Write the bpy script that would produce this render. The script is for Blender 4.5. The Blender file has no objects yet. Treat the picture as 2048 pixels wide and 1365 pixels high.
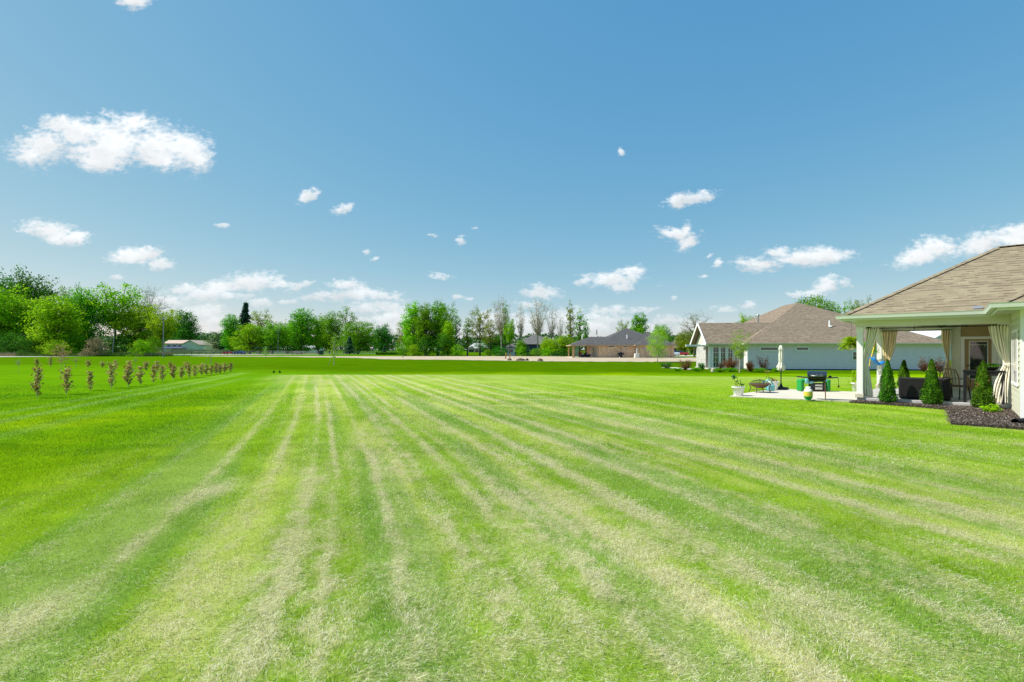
import bpy, math, random
import numpy as np
from mathutils import Vector, Matrix, noise as mnoise

# ------------------------------------------------------------------ camera, sky, sun
SC = bpy.context.scene
COL = SC.collection
R = math.radians
CAMH = 1.7
cam = bpy.data.cameras.new('camera'); camo = bpy.data.objects.new('camera', cam); COL.objects.link(camo)
camo.location = (0, 0, CAMH); camo.rotation_euler = (R(90), 0, 0)
cam.sensor_width = 36.0; cam.lens = 36.0 * 1000 / 2048; cam.shift_y = 17.5 / 2048
cam.clip_start = 0.05; cam.clip_end = 6000
SC.camera = camo

SUN_EL = 48.0
SUN_V = Vector((math.sin(R(-86)), math.cos(R(-86)), 0))          # horizontal direction towards the sun
SUN_DIR = Vector((SUN_V.x * math.cos(R(SUN_EL)), SUN_V.y * math.cos(R(SUN_EL)), math.sin(R(SUN_EL))))
sl = bpy.data.lights.new('sun', 'SUN'); sl.energy = 3.3; sl.angle = R(0.5); sl.color = (1.0, 0.955, 0.88)
so = bpy.data.objects.new('sun', sl); COL.objects.link(so); so.location = (0, 0, 40)
so.rotation_euler = (-SUN_DIR).to_track_quat('-Z', 'Y').to_euler()
SC.view_settings.view_transform = 'Standard'; SC.view_settings.look = 'None'
SC.view_settings.exposure = 0.95; SC.view_settings.gamma = 1.0; SC.view_settings.use_curve_mapping = False
SC.cycles.max_bounces = 8; SC.cycles.diffuse_bounces = 5; SC.cycles.glossy_bounces = 3
SC.cycles.transparent_max_bounces = 8; SC.cycles.use_denoising = True; SC.cycles.denoising_prefilter = 'NONE'
SC.cycles.sample_clamp_indirect = 6

def build_world():
    w = bpy.data.worlds.new('World'); SC.world = w; w.use_nodes = True
    nt = w.node_tree; N = nt.nodes; L = nt.links; N.clear()
    out = N.new('ShaderNodeOutputWorld'); bg = N.new('ShaderNodeBackground')
    sky = N.new('ShaderNodeTexSky'); sky.sky_type = 'NISHITA'; sky.sun_disc = False
    sky.sun_elevation = R(SUN_EL); sky.sun_rotation = math.atan2(SUN_V.x, SUN_V.y)
    sky.air_density = 0.7; sky.dust_density = 0.3; sky.ozone_density = 3.0
    bg.inputs['Strength'].default_value = 0.10
    tc = N.new('ShaderNodeTexCoord')
    sep = N.new('ShaderNodeSeparateXYZ'); L.new(tc.outputs['Generated'], sep.inputs[0])
    def M(op, a, b=None, c=None, clamp=False):
        n = N.new('ShaderNodeMath'); n.operation = op; n.use_clamp = clamp
        for i, v in enumerate((a, b, c)):
            if v is None: continue
            if isinstance(v, (int, float)): n.inputs[i].default_value = v
            else: L.new(v, n.inputs[i])
        return n.outputs[0]
    yy = M('MAXIMUM', sep.outputs[1], 0.05)
    px = M('DIVIDE', sep.outputs[0], yy); pz = M('DIVIDE', sep.outputs[2], yy)
    cb = N.new('ShaderNodeCombineXYZ'); L.new(px, cb.inputs[0]); L.new(pz, cb.inputs[1])
    p = cb.outputs[0]
    def noise(scale, detail, rough, src, sx=1.0, sy=1.0, off=0.0):
        mp = N.new('ShaderNodeMapping'); mp.inputs['Scale'].default_value = (sx, sy, 1); mp.inputs['Location'].default_value = (off, off * 1.7, off)
        L.new(src, mp.inputs[0])
        n = N.new('ShaderNodeTexNoise'); n.inputs['Scale'].default_value = scale
        n.inputs['Detail'].default_value = detail; n.inputs['Roughness'].default_value = rough
        L.new(mp.outputs[0], n.inputs['Vector']); return n.outputs['Fac']
    # clouds as (azimuth tangent, elevation tangent) ellipses: x, y in degrees-like thousandths, half width, half height, tilt
    blobs = [(95,292,78,44,0),(150,270,60,36,-8),(245,285,95,62,5),(305,290,95,52,8),(375,300,55,46,10),(60,310,46,26,0),(270,250,50,30,0),(120,250,44,24,5),
             (395,318,36,24,0),(200,325,70,24,0),(215,305,150,30,0),(320,318,70,26,0),
             (268,-4,46,24,0),
             (95,462,62,24,10),(150,478,38,16,0),(55,462,30,12,0),(110,478,24,16,0),
             (270,512,62,18,-6),(318,530,32,14,0),(232,556,20,7,0),
             (612,396,30,14,-25),(684,418,30,11,-14),(446,451,13,5,0),(735,505,9,5,0),(752,518,9,4,-20),(864,470,12,4,10),(921,481,15,9,0),(949,457,11,4,0),
             (876,552,28,8,5),(914,594,16,6,0),
             (1386,396,52,13,-10),(1356,402,22,16,-40),(1352,468,46,17,6),(1378,484,28,18,-35),(1372,460,14,20,15),
             (1434,527,13,10,-30),(1420,512,14,5,-30),(1409,554,14,6,0),(1243,304,7,10,-45),(1350,596,10,6,0),(1315,572,13,3,0),
             (1220,560,70,20,-4),(1262,548,34,16,0),(1240,574,30,14,0),(1165,565,22,10,0),
             (1078,588,48,15,4),(1075,578,24,14,0),
             (1225,622,40,15,0),(1290,620,28,8,0),(1205,640,60,12,0),(1450,620,26,8,0),(1500,612,27,10,-8),
             (1520,528,62,19,3),(1590,518,70,18,-8),(1650,512,62,19,4),(1560,508,40,16,0),
             (1655,572,40,22,-25),(1690,566,22,14,0),(1620,590,40,9,0),(1595,590,24,8,0),
             (1840,512,62,22,-18),(1880,496,60,24,-6),(1960,488,70,30,-15),(2030,478,60,30,0),(2110,470,60,24,0),
             (360,580,36,12,-10),(345,604,60,16,0),(440,575,50,20,-8),(500,566,78,25,-3),(555,570,40,14,8),(408,590,50,16,0),(600,572,40,9,-14),(455,592,60,10,0),
             (400,625,58,20,0),(435,648,40,24,0),(370,630,42,18,0),(420,672,80,26,0),(320,600,30,10,0),
             (525,606,28,11,-5),(575,605,22,6,0),(690,572,46,15,0),(640,592,56,11,-8),(700,590,80,15,0),(760,592,56,14,6),(770,612,60,16,10),(735,616,50,18,0),(780,640,60,22,0),
             (690,640,60,8,0),(800,660,70,20,0),(880,640,30,10,0),(975,640,40,24,0),(1050,650,60,26,0),(1120,640,50,30,0),(1180,655,60,22,0),(1060,610,30,10,0),
             (1340,640,40,14,0),(1385,655,40,20,0),(1290,655,40,14,0),(1430,660,30,16,0),(620,655,60,20,0),(540,660,40,14,0),(940,600,14,4,0),(930,670,40,16,0)]
    n1 = noise(14, 12, 0.58, p, 1.0, 1.35)
    n2 = noise(80, 6, 0.6, p, 0.8, 1.4, 3.1)
    # the cumulus field: distance to the nearest cloud, tabulated over azimuth -60..60 and elevation 0..45 degrees
    W_, H_ = 1600, 600
    A_, E_ = np.meshgrid(np.radians(np.linspace(-60, 60, W_)), np.radians(np.linspace(0, 45, H_)))
    gx = np.tan(A_); gy = np.tan(E_) / np.cos(A_); f = np.full(gx.shape, 9.0); ws = np.full(gx.shape, 1e-9); vb = np.zeros(gx.shape); vs_ = np.zeros(gx.shape)
    for (x, y, rx, ry, rot) in blobs:
        X = gx * 1000 - (x - 1024); Y = gy * 1000 - (700 - y); c_, s_ = math.cos(R(-rot)), math.sin(R(-rot))
        q = np.hypot((X * c_ + Y * s_) / rx, (-X * s_ + Y * c_) / ry)
        e_ = np.exp(-5 * np.minimum(q, 8)); ws += e_; vb += e_ * np.clip((-X * s_ + Y * c_) / ry, -1.5, 1.5); vs_ += e_ * min(1, ry / 20)
        h = np.maximum(.25 - np.abs(f - q), 0) / .25; f = np.minimum(f, q) - h * h * h * .25 / 6
    v = np.clip(f / 6, 0, 1); px4 = np.ones((H_, W_, 4), np.float32); px4[..., 0] = v; px4[..., 1] = np.clip(vb / ws / 3 + .5, 0, 1); px4[..., 2] = vs_ / ws
    img = bpy.data.images.new('cloud_field', W_, H_, float_buffer=True, is_data=True); img.pixels.foreach_set(px4.ravel()); img.update()
    az_ = M('ARCTAN2', sep.outputs[0], sep.outputs[1]); el_ = M('ARCSINE', sep.outputs[2])
    uvc = N.new('ShaderNodeCombineXYZ'); L.new(M('MULTIPLY_ADD', az_, 1 / R(120), .5), uvc.inputs[0]); L.new(M('DIVIDE', el_, R(45)), uvc.inputs[1])
    ti = N.new('ShaderNodeTexImage'); ti.image = img; ti.extension = 'EXTEND'; L.new(uvc.outputs[0], ti.inputs[0])
    sp3 = N.new('ShaderNodeSeparateColor'); L.new(ti.outputs[0], sp3.inputs[0]); dmin = M('MULTIPLY', sp3.outputs[0], 6.0)
    d = M('ADD', dmin, M('MULTIPLY', M('SUBTRACT', 0.5, n1), M('MULTIPLY_ADD', sp3.outputs[2], -1.1, 2.9)))
    d = M('ADD', d, M('MULTIPLY', M('SUBTRACT', 0.5, n2), M('MULTIPLY_ADD', sp3.outputs[2], -2.6, 4.0)))
    mr = N.new('ShaderNodeMapRange'); mr.interpolation_type = 'SMOOTHSTEP'
    mr.inputs['From Min'].default_value = 1.10; mr.inputs['From Max'].default_value = 0.22
    L.new(d, mr.inputs['Value'])
    front = M('GREATER_THAN', sep.outputs[1], 0.06)
    dens = M('MULTIPLY', M('MULTIPLY', mr.outputs[0], front), M('MULTIPLY_ADD', sp3.outputs[2], .45, .55))
    # clouds thin out and go milky towards the horizon
    lowm = N.new('ShaderNodeMapRange'); lowm.inputs['From Min'].default_value = 0.0; lowm.inputs['From Max'].default_value = 0.17
    lowm.inputs['To Min'].default_value = 0.68; lowm.inputs['To Max'].default_value = 1.0; L.new(pz, lowm.inputs['Value'])
    dens = M('MULTIPLY', dens, lowm.outputs[0])
    n3 = noise(22, 8, 0.6, p, 1.0, 1.5, 7.7)
    top_ = M('MULTIPLY_ADD', M('ADD', sp3.outputs[1], M('MULTIPLY', M('SUBTRACT', n3, .5), 1.1)), 1.6, -.28, True)   # 0 underside .. 1 top
    shade = M('MULTIPLY_ADD', top_, .28, .77)
    shade = M('MULTIPLY', shade, M('MULTIPLY_ADD', lowm.outputs[0], 0.25, 0.75))
    cc = N.new('ShaderNodeCombineXYZ')
    for i, k in enumerate((7.0, 7.25, 7.4)):
        L.new(M('MULTIPLY', shade, k * CLOUD_K), cc.inputs[i])
    # sky colour response, channel by channel
    sc_ = N.new('ShaderNodeSeparateColor'); L.new(sky.outputs[0], sc_.inputs[0]); gr = N.new('ShaderNodeCombineColor')
    for i, (k, g) in enumerate(((.785, 1.01), (1.545, .51), (2.60, .199))): L.new(M('MULTIPLY', M('POWER', sc_.outputs[i], g), k), gr.inputs[i])
    mx = N.new('ShaderNodeMix'); mx.data_type = 'RGBA'
    L.new(dens, mx.inputs[0]); L.new(gr.outputs[0], mx.inputs[6]); L.new(cc.outputs[0], mx.inputs[7])
    L.new(mx.outputs[2], bg.inputs[0]); L.new(bg.outputs[0], out.inputs[0])
CLOUD_K = .74
build_world()

# ------------------------------------------------------------------ helpers
def gz(x, y):
    """ground height"""
    x = np.asarray(x, float); y = np.asarray(y, float)
    def ss(a, b, t):
        t = np.clip((t - a) / (b - a), 0, 1); return t * t * (3 - 2 * t)
    m = ss(33, 48, y) * (1 - ss(60, 71, y)) * ss(6, 20, x) * (1 - ss(70, 110, x))
    return -0.42 * m
def g1(x, y): return float(gz(x, y))
def gp(px, py):
    Y = 1700.0 / (py - 700.0); return ((px - 1024) * Y / 1000.0, Y)
def ax(px, Y): return (px - 1024) * Y / 1000.0
def az(py, Y): return CAMH + (700 - py) * Y / 1000.0

def fade(t): return t * t * (3 - 2 * t)
_rs = np.random.RandomState(7)
_tab = _rs.rand(256, 256)
def vnoise(x, y, seed=0):
    x = np.asarray(x, float) + seed * 17.31; y = np.asarray(y, float) + seed * 5.77
    xi = np.floor(x).astype(int); yi = np.floor(y).astype(int); fx = fade(x - xi); fy = fade(y - yi)
    a = _tab[xi & 255, yi & 255]; b = _tab[(xi + 1) & 255, yi & 255]; c = _tab[xi & 255, (yi + 1) & 255]; d = _tab[(xi + 1) & 255, (yi + 1) & 255]
    return (a * (1 - fx) + b * fx) * (1 - fy) + (c * (1 - fx) + d * fx) * fy
def fbm(x, y, o=4, seed=0):
    s = 0; a = 0.5; t = 0
    for i in range(o):
        s = s + a * vnoise(x * 2 ** i, y * 2 ** i, seed + i * 3); t += a; a *= 0.55
    return s / t

def tag(o, label=None, cat=None, group=None, kind=None):
    if label: o['label'] = label
    if cat: o['category'] = cat
    if group: o['group'] = group
    if kind: o['kind'] = kind
    return o
def empty(name, loc=(0, 0, 0), rz=0.0, label=None, cat=None, group=None):
    o = bpy.data.objects.new(name, None); COL.objects.link(o); o.empty_display_size = 0.3
    o.location = loc; o.rotation_euler = (0, 0, rz); return tag(o, label, cat, group)
def kids(o): return [c for c in bpy.data.objects if c.parent is o]
KIDS = {}
def link(o, parent=None):
    COL.objects.link(o)
    if parent is not None:
        o.parent = parent; KIDS.setdefault(parent.name, []).append(o)
    return o
def dup(root, loc=None, rz=None, scale=None, label=None, group=None, parent=None):
    r = root.copy(); link(r, parent)
    if loc is not None: r.location = loc
    if rz is not None: r.rotation_euler = (0, 0, rz)
    if scale is not None: r.scale = scale if hasattr(scale, '__len__') else (scale,) * 3
    if label: r['label'] = label
    if group: r['group'] = group
    for ch in KIDS.get(root.name, []): dup(ch, parent=r)
    return r

class MB:
    """collects simple shapes, links them as one mesh object; uv in metres per face"""
    def __init__(s): s.v = []; s.f = []; s.sm = []
    def add(s, vs, fs, smooth=False):
        b = len(s.v); s.v += [tuple(map(float, q)) for q in vs]
        for f in fs: s.f.append([b + i for i in f]); s.sm.append(smooth)
        return s
    def box(s, c, d, rz=0.0, rx=0.0, ry=0.0, bev=0.0):
        hx, hy, hz = d[0] / 2, d[1] / 2, d[2] / 2
        m = Matrix.Rotation(rz, 3, 'Z') @ Matrix.Rotation(ry, 3, 'Y') @ Matrix.Rotation(rx, 3, 'X')
        if bev <= 0:
            vs = [m @ Vector((x, y, z)) + Vector(c) for z in (-hz, hz) for y in (-hy, hy) for x in (-hx, hx)]
            return s.add(vs, [(0, 2, 3, 1), (4, 5, 7, 6), (0, 1, 5, 4), (1, 3, 7, 5), (3, 2, 6, 7), (2, 0, 4, 6)])
        b = min(bev, hx * .9, hy * .9, hz * .9); rings = []
        def ring(z, i):
            x, y = hx - i, hy - i; k = b
            return [(x, -y + k, z), (x, y - k, z), (x - k, y, z), (-x + k, y, z), (-x, y - k, z), (-x, -y + k, z), (-x + k, -y, z), (x - k, -y, z)]
        vs = []
        for z, i in ((-hz, b * .7), (-hz + b, 0), (hz - b, 0), (hz, b * .7)): vs += [m @ Vector(q) + Vector(c) for q in ring(z, i)]
        fs = [tuple(range(7, -1, -1)), tuple(range(24, 32))]
        for r_ in range(3):
            for k in range(8): fs.append((r_ * 8 + k, r_ * 8 + (k + 1) % 8, r_ * 8 + 8 + (k + 1) % 8, r_ * 8 + 8 + k))
        return s.add(vs, fs)
    def bx(s, x0, x1, y0, y1, z0, z1, bev=0.0):
        return s.box(((x0 + x1) / 2, (y0 + y1) / 2, (z0 + z1) / 2), (abs(x1 - x0), abs(y1 - y0), abs(z1 - z0)), bev=bev)
    def tube(s, pts, rad, n=8, caps=True, smooth=True):
        pts = [Vector(p) for p in pts]; k = len(pts)
        rad = [rad] * k if isinstance(rad, (int, float)) else list(rad)
        vs = []; ref = Vector((0, 0, 1)) if abs((pts[-1] - pts[0]).normalized().z) < .9 else Vector((1, 0, 0))
        for i, p in enumerate(pts):
            t = (pts[min(i + 1, k - 1)] - pts[max(i - 1, 0)])
            t = t.normalized() if t.length > 1e-9 else Vector((0, 0, 1))
            a = t.cross(ref); a = a.normalized() if a.length > 1e-6 else t.orthogonal().normalized()
            b = t.cross(a)
            for j in range(n):
                an = 2 * math.pi * j / n; vs.append(p + a * (math.cos(an) * rad[i]) + b * (math.sin(an) * rad[i]))
        fs = [(i * n + j, i * n + (j + 1) % n, (i + 1) * n + (j + 1) % n, (i + 1) * n + j) for i in range(k - 1) for j in range(n)]
        s.add(vs, fs, smooth)
        if caps: s.add(vs[:n], [tuple(range(n))]); s.add(vs[-n:], [tuple(range(n - 1, -1, -1))])
        return s
    def lathe(s, prof, c=(0, 0, 0), n=20, smooth=True):
        vs = [(c[0] + r * math.cos(2 * math.pi * j / n), c[1] + r * math.sin(2 * math.pi * j / n), c[2] + z) for r, z in prof for j in range(n)]
        fs = [(i * n + j, i * n + (j + 1) % n, (i + 1) * n + (j + 1) % n, (i + 1) * n + j) for i in range(len(prof) - 1) for j in range(n)]
        s.add(vs, fs, smooth)
        if prof[0][0] > 1e-4: s.add(vs[:n], [tuple(range(n - 1, -1, -1))])
        if prof[-1][0] > 1e-4: s.add(vs[-n:], [tuple(range(n))])
        return s
    def prism(s, poly, z0, z1):
        n = len(poly); vs = [(x, y, z0) for x, y in poly] + [(x, y, z1) for x, y in poly]
        return s.add(vs, [tuple(range(n - 1, -1, -1)), tuple(range(n, 2 * n))] + [(i, (i + 1) % n, n + (i + 1) % n, n + i) for i in range(n)])
    def build(s, name, mat, parent=None):
        me = bpy.data.meshes.new(name); me.from_pydata(s.v, [], s.f)
        me.polygons.foreach_set('use_smooth', s.sm)
        uv = me.uv_layers.new(name='UVMap'); nl = len(me.loops)
        me.update()
        vv = me.vertices; data = np.zeros(nl * 2)
        for p in me.polygons:
            nrm = p.normal
            if abs(nrm.z) > 0.999: h = Vector((1, 0, 0)); u2 = Vector((0, 1, 0))
            else:
                h = Vector((0, 0, 1)).cross(nrm); h.normalize(); u2 = nrm.cross(h)
            for li in p.loop_indices:
                co = vv[me.loops[li].vertex_index].co; data[li * 2] = co.dot(h); data[li * 2 + 1] = co.dot(u2)
        uv.data.foreach_set('uv', data)
        me.materials.append(mat)
        o = bpy.data.objects.new(name, me); return link(o, parent)

# ------------------------------------------------------------------ materials
def newmat(name):
    m = bpy.data.materials.new(name); m.use_nodes = True; nt = m.node_tree
    b = nt.nodes['Principled BSDF']; return m, nt, b
def lk(nt, a, b): nt.links.new(a, b)
def nmath(nt, op, a, b=None, c=None, clamp=False):
    n = nt.nodes.new('ShaderNodeMath'); n.operation = op; n.use_clamp = clamp
    for i, v in enumerate((a, b, c)):
        if v is None: continue
        if isinstance(v, (int, float)): n.inputs[i].default_value = v
        else: lk(nt, v, n.inputs[i])
    return n.outputs[0]
def nmix(nt, f, a, b, bt='MIX'):
    n = nt.nodes.new('ShaderNodeMix'); n.data_type = 'RGBA'; n.blend_type = bt
    for i, v in ((0, f), (6, a), (7, b)):
        if isinstance(v, (int, float)): n.inputs[i].default_value = v
        elif isinstance(v, tuple): n.inputs[i].default_value = (*v[:3], 1)
        else: lk(nt, v, n.inputs[i])
    return n.outputs[2]
def nnoise(nt, scale, detail=4, rough=.55, vec=None, out='Fac'):
    n = nt.nodes.new('ShaderNodeTexNoise'); n.inputs['Scale'].default_value = scale
    n.inputs['Detail'].default_value = detail; n.inputs['Roughness'].default_value = rough
    if vec is not None: lk(nt, vec, n.inputs['Vector'])
    return n.outputs[out]
def ncoord(nt, kind='Object'):
    n = nt.nodes.new('ShaderNodeTexCoord'); return n.outputs[kind]
def nbump(nt, b, h, strength=.3, dist=.01):
    n = nt.nodes.new('ShaderNodeBump'); n.inputs['Strength'].default_value = strength; n.inputs['Distance'].default_value = dist
    lk(nt, h, n.inputs['Height']); lk(nt, n.outputs[0], b.inputs['Normal'])
def mat(name, col, rough=.6, var=.12, scale=6, bump=0., metal=0., spec=.4, bscale=None):
    m, nt, b = newmat(name); c = ncoord(nt)
    f = nnoise(nt, scale, 5, .6, c)
    lo = tuple(max(0, x * (1 - var)) for x in col); hi = tuple(x * (1 + var) for x in col)
    lk(nt, nmix(nt, nmath(nt, 'MULTIPLY_ADD', f, 2.0, -.5, True), lo, hi), b.inputs['Base Color'])
    b.inputs['Roughness'].default_value = rough; b.inputs['Metallic'].default_value = metal
    b.inputs['Specular IOR Level'].default_value = spec
    if bump: nbump(nt, b, nnoise(nt, bscale or scale * 6, 4, .6, c), bump, .01)
    return m
def shingle(name, c1, c2, dark, w=.32, h=.142):
    m, nt, b = newmat(name); uv = ncoord(nt, 'UV')
    wob = nnoise(nt, 3, 2, .5, uv, 'Color')
    def brick(w_, h_, off, msize, ca, cb_, cm):
        br = nt.nodes.new('ShaderNodeTexBrick'); lk(nt, uv, br.inputs[0])
        br.inputs['Scale'].default_value = 1; br.inputs['Brick Width'].default_value = w_; br.inputs['Row Height'].default_value = h_
        br.inputs['Mortar Size'].default_value = msize; br.inputs['Mortar Smooth'].default_value = .1; br.offset = off; br.squash = 1
        for i, cc in ((1, ca), (2, cb_), (3, cm)): br.inputs[i].default_value = (*cc, 1)
        return br
    b1 = brick(w, h, .37, .0, c1, c2, c2)
    b2 = brick(w * 1.9, h, .61, .0, (1, 1, 1), (.62, .6, .58), (1, 1, 1))
    col = nmix(nt, .35, b1.outputs[0], b2.outputs[0], 'MULTIPLY')
    # dark butt line at the lower edge of each course, broken up
    sp = nt.nodes.new('ShaderNodeSeparateXYZ'); lk(nt, uv, sp.inputs[0])
    fr = nmath(nt, 'FRACT', nmath(nt, 'DIVIDE', sp.outputs[1], h))
    ln = nmath(nt, 'LESS_THAN', fr, .26)
    b3 = brick(w * .8, h, .43, .0, (0, 0, 0), (1, 1, 1), (0, 0, 0))
    s3 = nt.nodes.new('ShaderNodeSeparateColor'); lk(nt, b3.outputs[0], s3.inputs[0])
    msk = nmath(nt, 'MULTIPLY', ln, nmath(nt, 'MULTIPLY_ADD', nmath(nt, 'GREATER_THAN', s3.outputs[0], .55), .8, .08))
    col = nmix(nt, msk, col, dark)
    g = nnoise(nt, 160, 2, .7, uv)
    col = nmix(nt, nmath(nt, 'MULTIPLY', g, .35), col, tuple(x * .35 for x in c1))
    big = nnoise(nt, .45, 3, .6, uv)
    col = nmix(nt, nmath(nt, 'MULTIPLY_ADD', big, .5, -.1, True), col, tuple(x * .7 for x in c2))
    lk(nt, col, b.inputs['Base Color']); b.inputs['Roughness'].default_value = .92; b.inputs['Specular IOR Level'].default_value = .25
    nbump(nt, b, nmath(nt, 'SUBTRACT', nmath(nt, 'MULTIPLY', g, .3), fr), .5, .012)
    return m
def brickmat(name, c1, c2, mortar, w=.21, h=.075, ms=.01, rough=.9):
    m, nt, b = newmat(name); uv = ncoord(nt, 'UV')
    br = nt.nodes.new('ShaderNodeTexBrick'); lk(nt, uv, br.inputs[0]); br.inputs['Scale'].default_value = 1
    br.inputs['Brick Width'].default_value = w; br.inputs['Row Height'].default_value = h; br.inputs['Mortar Size'].default_value = ms
    for i, cc in ((1, c1), (2, c2), (3, mortar)): br.inputs[i].default_value = (*cc, 1)
    n = nnoise(nt, 1.7, 6, .75, uv)
    col = nmix(nt, nmath(nt, 'MULTIPLY_ADD', n, 3.0, -1.3, True), br.outputs[0], tuple(x * .45 for x in c1))
    n2 = nnoise(nt, 5, 3, .7, uv)
    col = nmix(nt, nmath(nt, 'MULTIPLY_ADD', n2, 2.0, -.9, True), col, tuple(min(1, x * 1.5) for x in c2))
    lk(nt, col, b.inputs['Base Color']); b.inputs['Roughness'].default_value = rough
    nbump(nt, b, br.outputs['Fac'], -.4, .01); return m
def glassmat(name, col=(.02, .03, .035), rough=.06):
    m, nt, b = newmat(name); b.inputs['Base Color'].default_value = (*col, 1)
    b.inputs['Roughness'].default_value = rough; b.inputs['Specular IOR Level'].default_value = .8; b.inputs['Coat Weight'].default_value = .6
    return m
def leafmat(name, dark, mid, light, trans=.42, rough=.55):
    m, nt, b = newmat(name)
    at = nt.nodes.new('ShaderNodeAttribute'); at.attribute_name = 'tint'
    oi = nt.nodes.new('ShaderNodeObjectInfo')
    r = nt.nodes.new('ShaderNodeValToRGB'); e = r.color_ramp.elements
    e[0].position = .05; e[0].color = (*dark, 1); e[1].position = .95; e[1].color = (*light, 1)
    q = e.new(.5); q.color = (*mid, 1)
    lk(nt, at.outputs['Fac'], r.inputs[0])
    hs = nt.nodes.new('ShaderNodeHueSaturation'); lk(nt, r.outputs[0], hs.inputs['Color'])
    lk(nt, nmath(nt, 'MULTIPLY_ADD', oi.outputs['Random'], .03, .485), hs.inputs['Hue'])
    lk(nt, nmath(nt, 'MULTIPLY_ADD', oi.outputs['Random'], .3, .85), hs.inputs['Value'])
    b.inputs['Roughness'].default_value = rough; b.inputs['Specular IOR Level'].default_value = .04
    lk(nt, hs.outputs[0], b.inputs['Base Color'])
    tr = nt.nodes.new('ShaderNodeBsdfTranslucent'); lk(nt, hs.outputs[0], tr.inputs[0])
    ms = nt.nodes.new('ShaderNodeMixShader'); ms.inputs[0].default_value = trans
    lk(nt, b.outputs[0], ms.inputs[1]); lk(nt, tr.outputs[0], ms.inputs[2])
    lk(nt, ms.outputs[0], nt.nodes['Material Output'].inputs['Surface']); return m

MT = {}
MT['leaf_bright'] = leafmat('leaf_bright', (0.09, 0.28, 0.004), (0.24, 0.55, 0.008), (0.48, 0.74, 0.015))
MT['leaf_mid'] = leafmat('leaf_mid', (0.05, 0.2, 0.005), (0.14, 0.4, 0.008), (0.32, 0.62, 0.012))
MT['leaf_dark'] = leafmat('leaf_dark', (0.02, 0.1, 0.008), (0.05, 0.21, 0.012), (0.13, 0.38, 0.02))
MT['leaf_olive'] = leafmat('leaf_olive', (0.12, 0.18, 0.01), (0.24, 0.34, 0.012), (0.42, 0.54, 0.02))
MT['leaf_yellow'] = leafmat('leaf_yellow', (0.14, 0.3, 0.004), (0.3, 0.55, 0.008), (0.52, 0.74, 0.014))
MT['leaf_pale'] = leafmat('leaf_pale', (.16, .22, .07), (.28, .36, .12), (.42, .48, .2))
MT['leaf_spruce'] = leafmat('leaf_spruce', (0.009, 0.045, 0.022), (0.019, 0.083, 0.039), (0.045, 0.135, 0.068), .1)
MT['leaf_blue'] = leafmat('leaf_blue', (0.029, 0.108, 0.042), (0.069, 0.198, 0.078), (0.137, 0.306, 0.126), .15)
MT['leaf_thuja'] = leafmat('leaf_thuja', (0.02, 0.08, 0.006), (0.055, 0.17, 0.009), (0.13, 0.3, 0.013), .2)
MT['leaf_copper'] = leafmat('leaf_copper', (0.1, 0.05, 0.01), (0.52, 0.36, 0.08), (0.82, 0.74, 0.38), .3)
MT['leaf_red'] = leafmat('leaf_red', (.05, .015, .012), (.14, .05, .03), (.32, .15, .07), .2)
MT['leaf_rust'] = leafmat('leaf_rust', (.09, .03, .012), (.22, .09, .03), (.38, .19, .07), .25)
MT['leaf_orange'] = leafmat('leaf_orange', (.3, .12, .04), (.5, .25, .1), (.6, .4, .2), .3)
MT['leaf_dry'] = leafmat('leaf_dry', (.2, .15, .08), (.35, .28, .15), (.5, .42, .25), .2)
MT['leaf_far'] = leafmat('leaf_far', (0.039, 0.118, 0.032), (0.069, 0.172, 0.048), (0.117, 0.252, 0.063), .2)
MT['flower_red'] = leafmat('flower_red', (.25, .02, .03), (.4, .04, .05), (.55, .12, .1), .2)
MT['bark'] = mat('bark', (.09, .07, .05), .9, .35, 3, .6)
MT['bark_grey'] = mat('bark_grey', (.42, .37, .30), .9, .3, 3, .5)
MT['bark_pale'] = mat('bark_pale', (.48, .42, .33), .85, .25, 6, .4)
MT['white'] = mat('white_paint', (.84, .83, .82), .5, .05, 3)
MT['cream'] = mat('cream_paint', (.66, .66, .55), .55, .06, 3)
MT['cream_siding'] = mat('cream_siding', (.60, .60, .46), .6, .06, 3)
MT['tan_siding'] = mat('tan_siding', (.38, .27, .14), .6, .06, 3)
MT['tan_door'] = mat('tan_door', (.36, .24, .12), .5, .06, 3)
MT['blue_siding'] = mat('blue_siding', (.82, .72, .75), .6, .05, 2)
MT['navy_siding'] = mat('navy_siding', (.035, .06, .12), .6, .1, 2)
MT['gutter'] = mat('gutter_white', (.68, .72, .66), .35, .04, 3)
MT['roof_tan'] = shingle('shingle_tan', (.38, .325, .21), (.28, .225, .15), (.09, .065, .05), .24, .17)
MT['roof_brown'] = shingle('shingle_brown', (.36, .285, .20), (.23, .175, .125), (.10, .07, .06), .3, .16)
MT['roof_grey'] = shingle('shingle_grey', (.15, .145, .14), (.10, .095, .095), (.03, .03, .035), .3, .16)
MT['brick'] = brickmat('brick', (.60, .35, .20), (.74, .50, .32), (.62, .52, .40))
MT['stone'] = brickmat('stone', (.55, .53, .5), (.42, .4, .37), (.6, .58, .54), .4, .18, .015)
MT['glass'] = glassmat('glass')
MT['glass_lit'] = glassmat('glass_pale', (.22, .21, .2), .15)
MT['black'] = mat('black_metal', (.012, .012, .013), .4, .2, 8)
MT['darkmetal'] = mat('dark_metal', (.04, .035, .03), .45, .2, 8)
MT['wicker'] = mat('black_wicker', (.012, .011, .011), .6, .4, 60, .6)
MT['bronze'] = mat('bronze_metal', (.16, .09, .05), .45, .2, 9)
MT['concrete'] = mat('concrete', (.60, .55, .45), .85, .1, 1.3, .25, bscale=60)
MT['concrete_shade'] = mat('shaded_concrete', (.45, .44, .42), .8, .1, 1.5, .2, bscale=50)  # darker copy of the concrete, porch shade put into its colour
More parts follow.
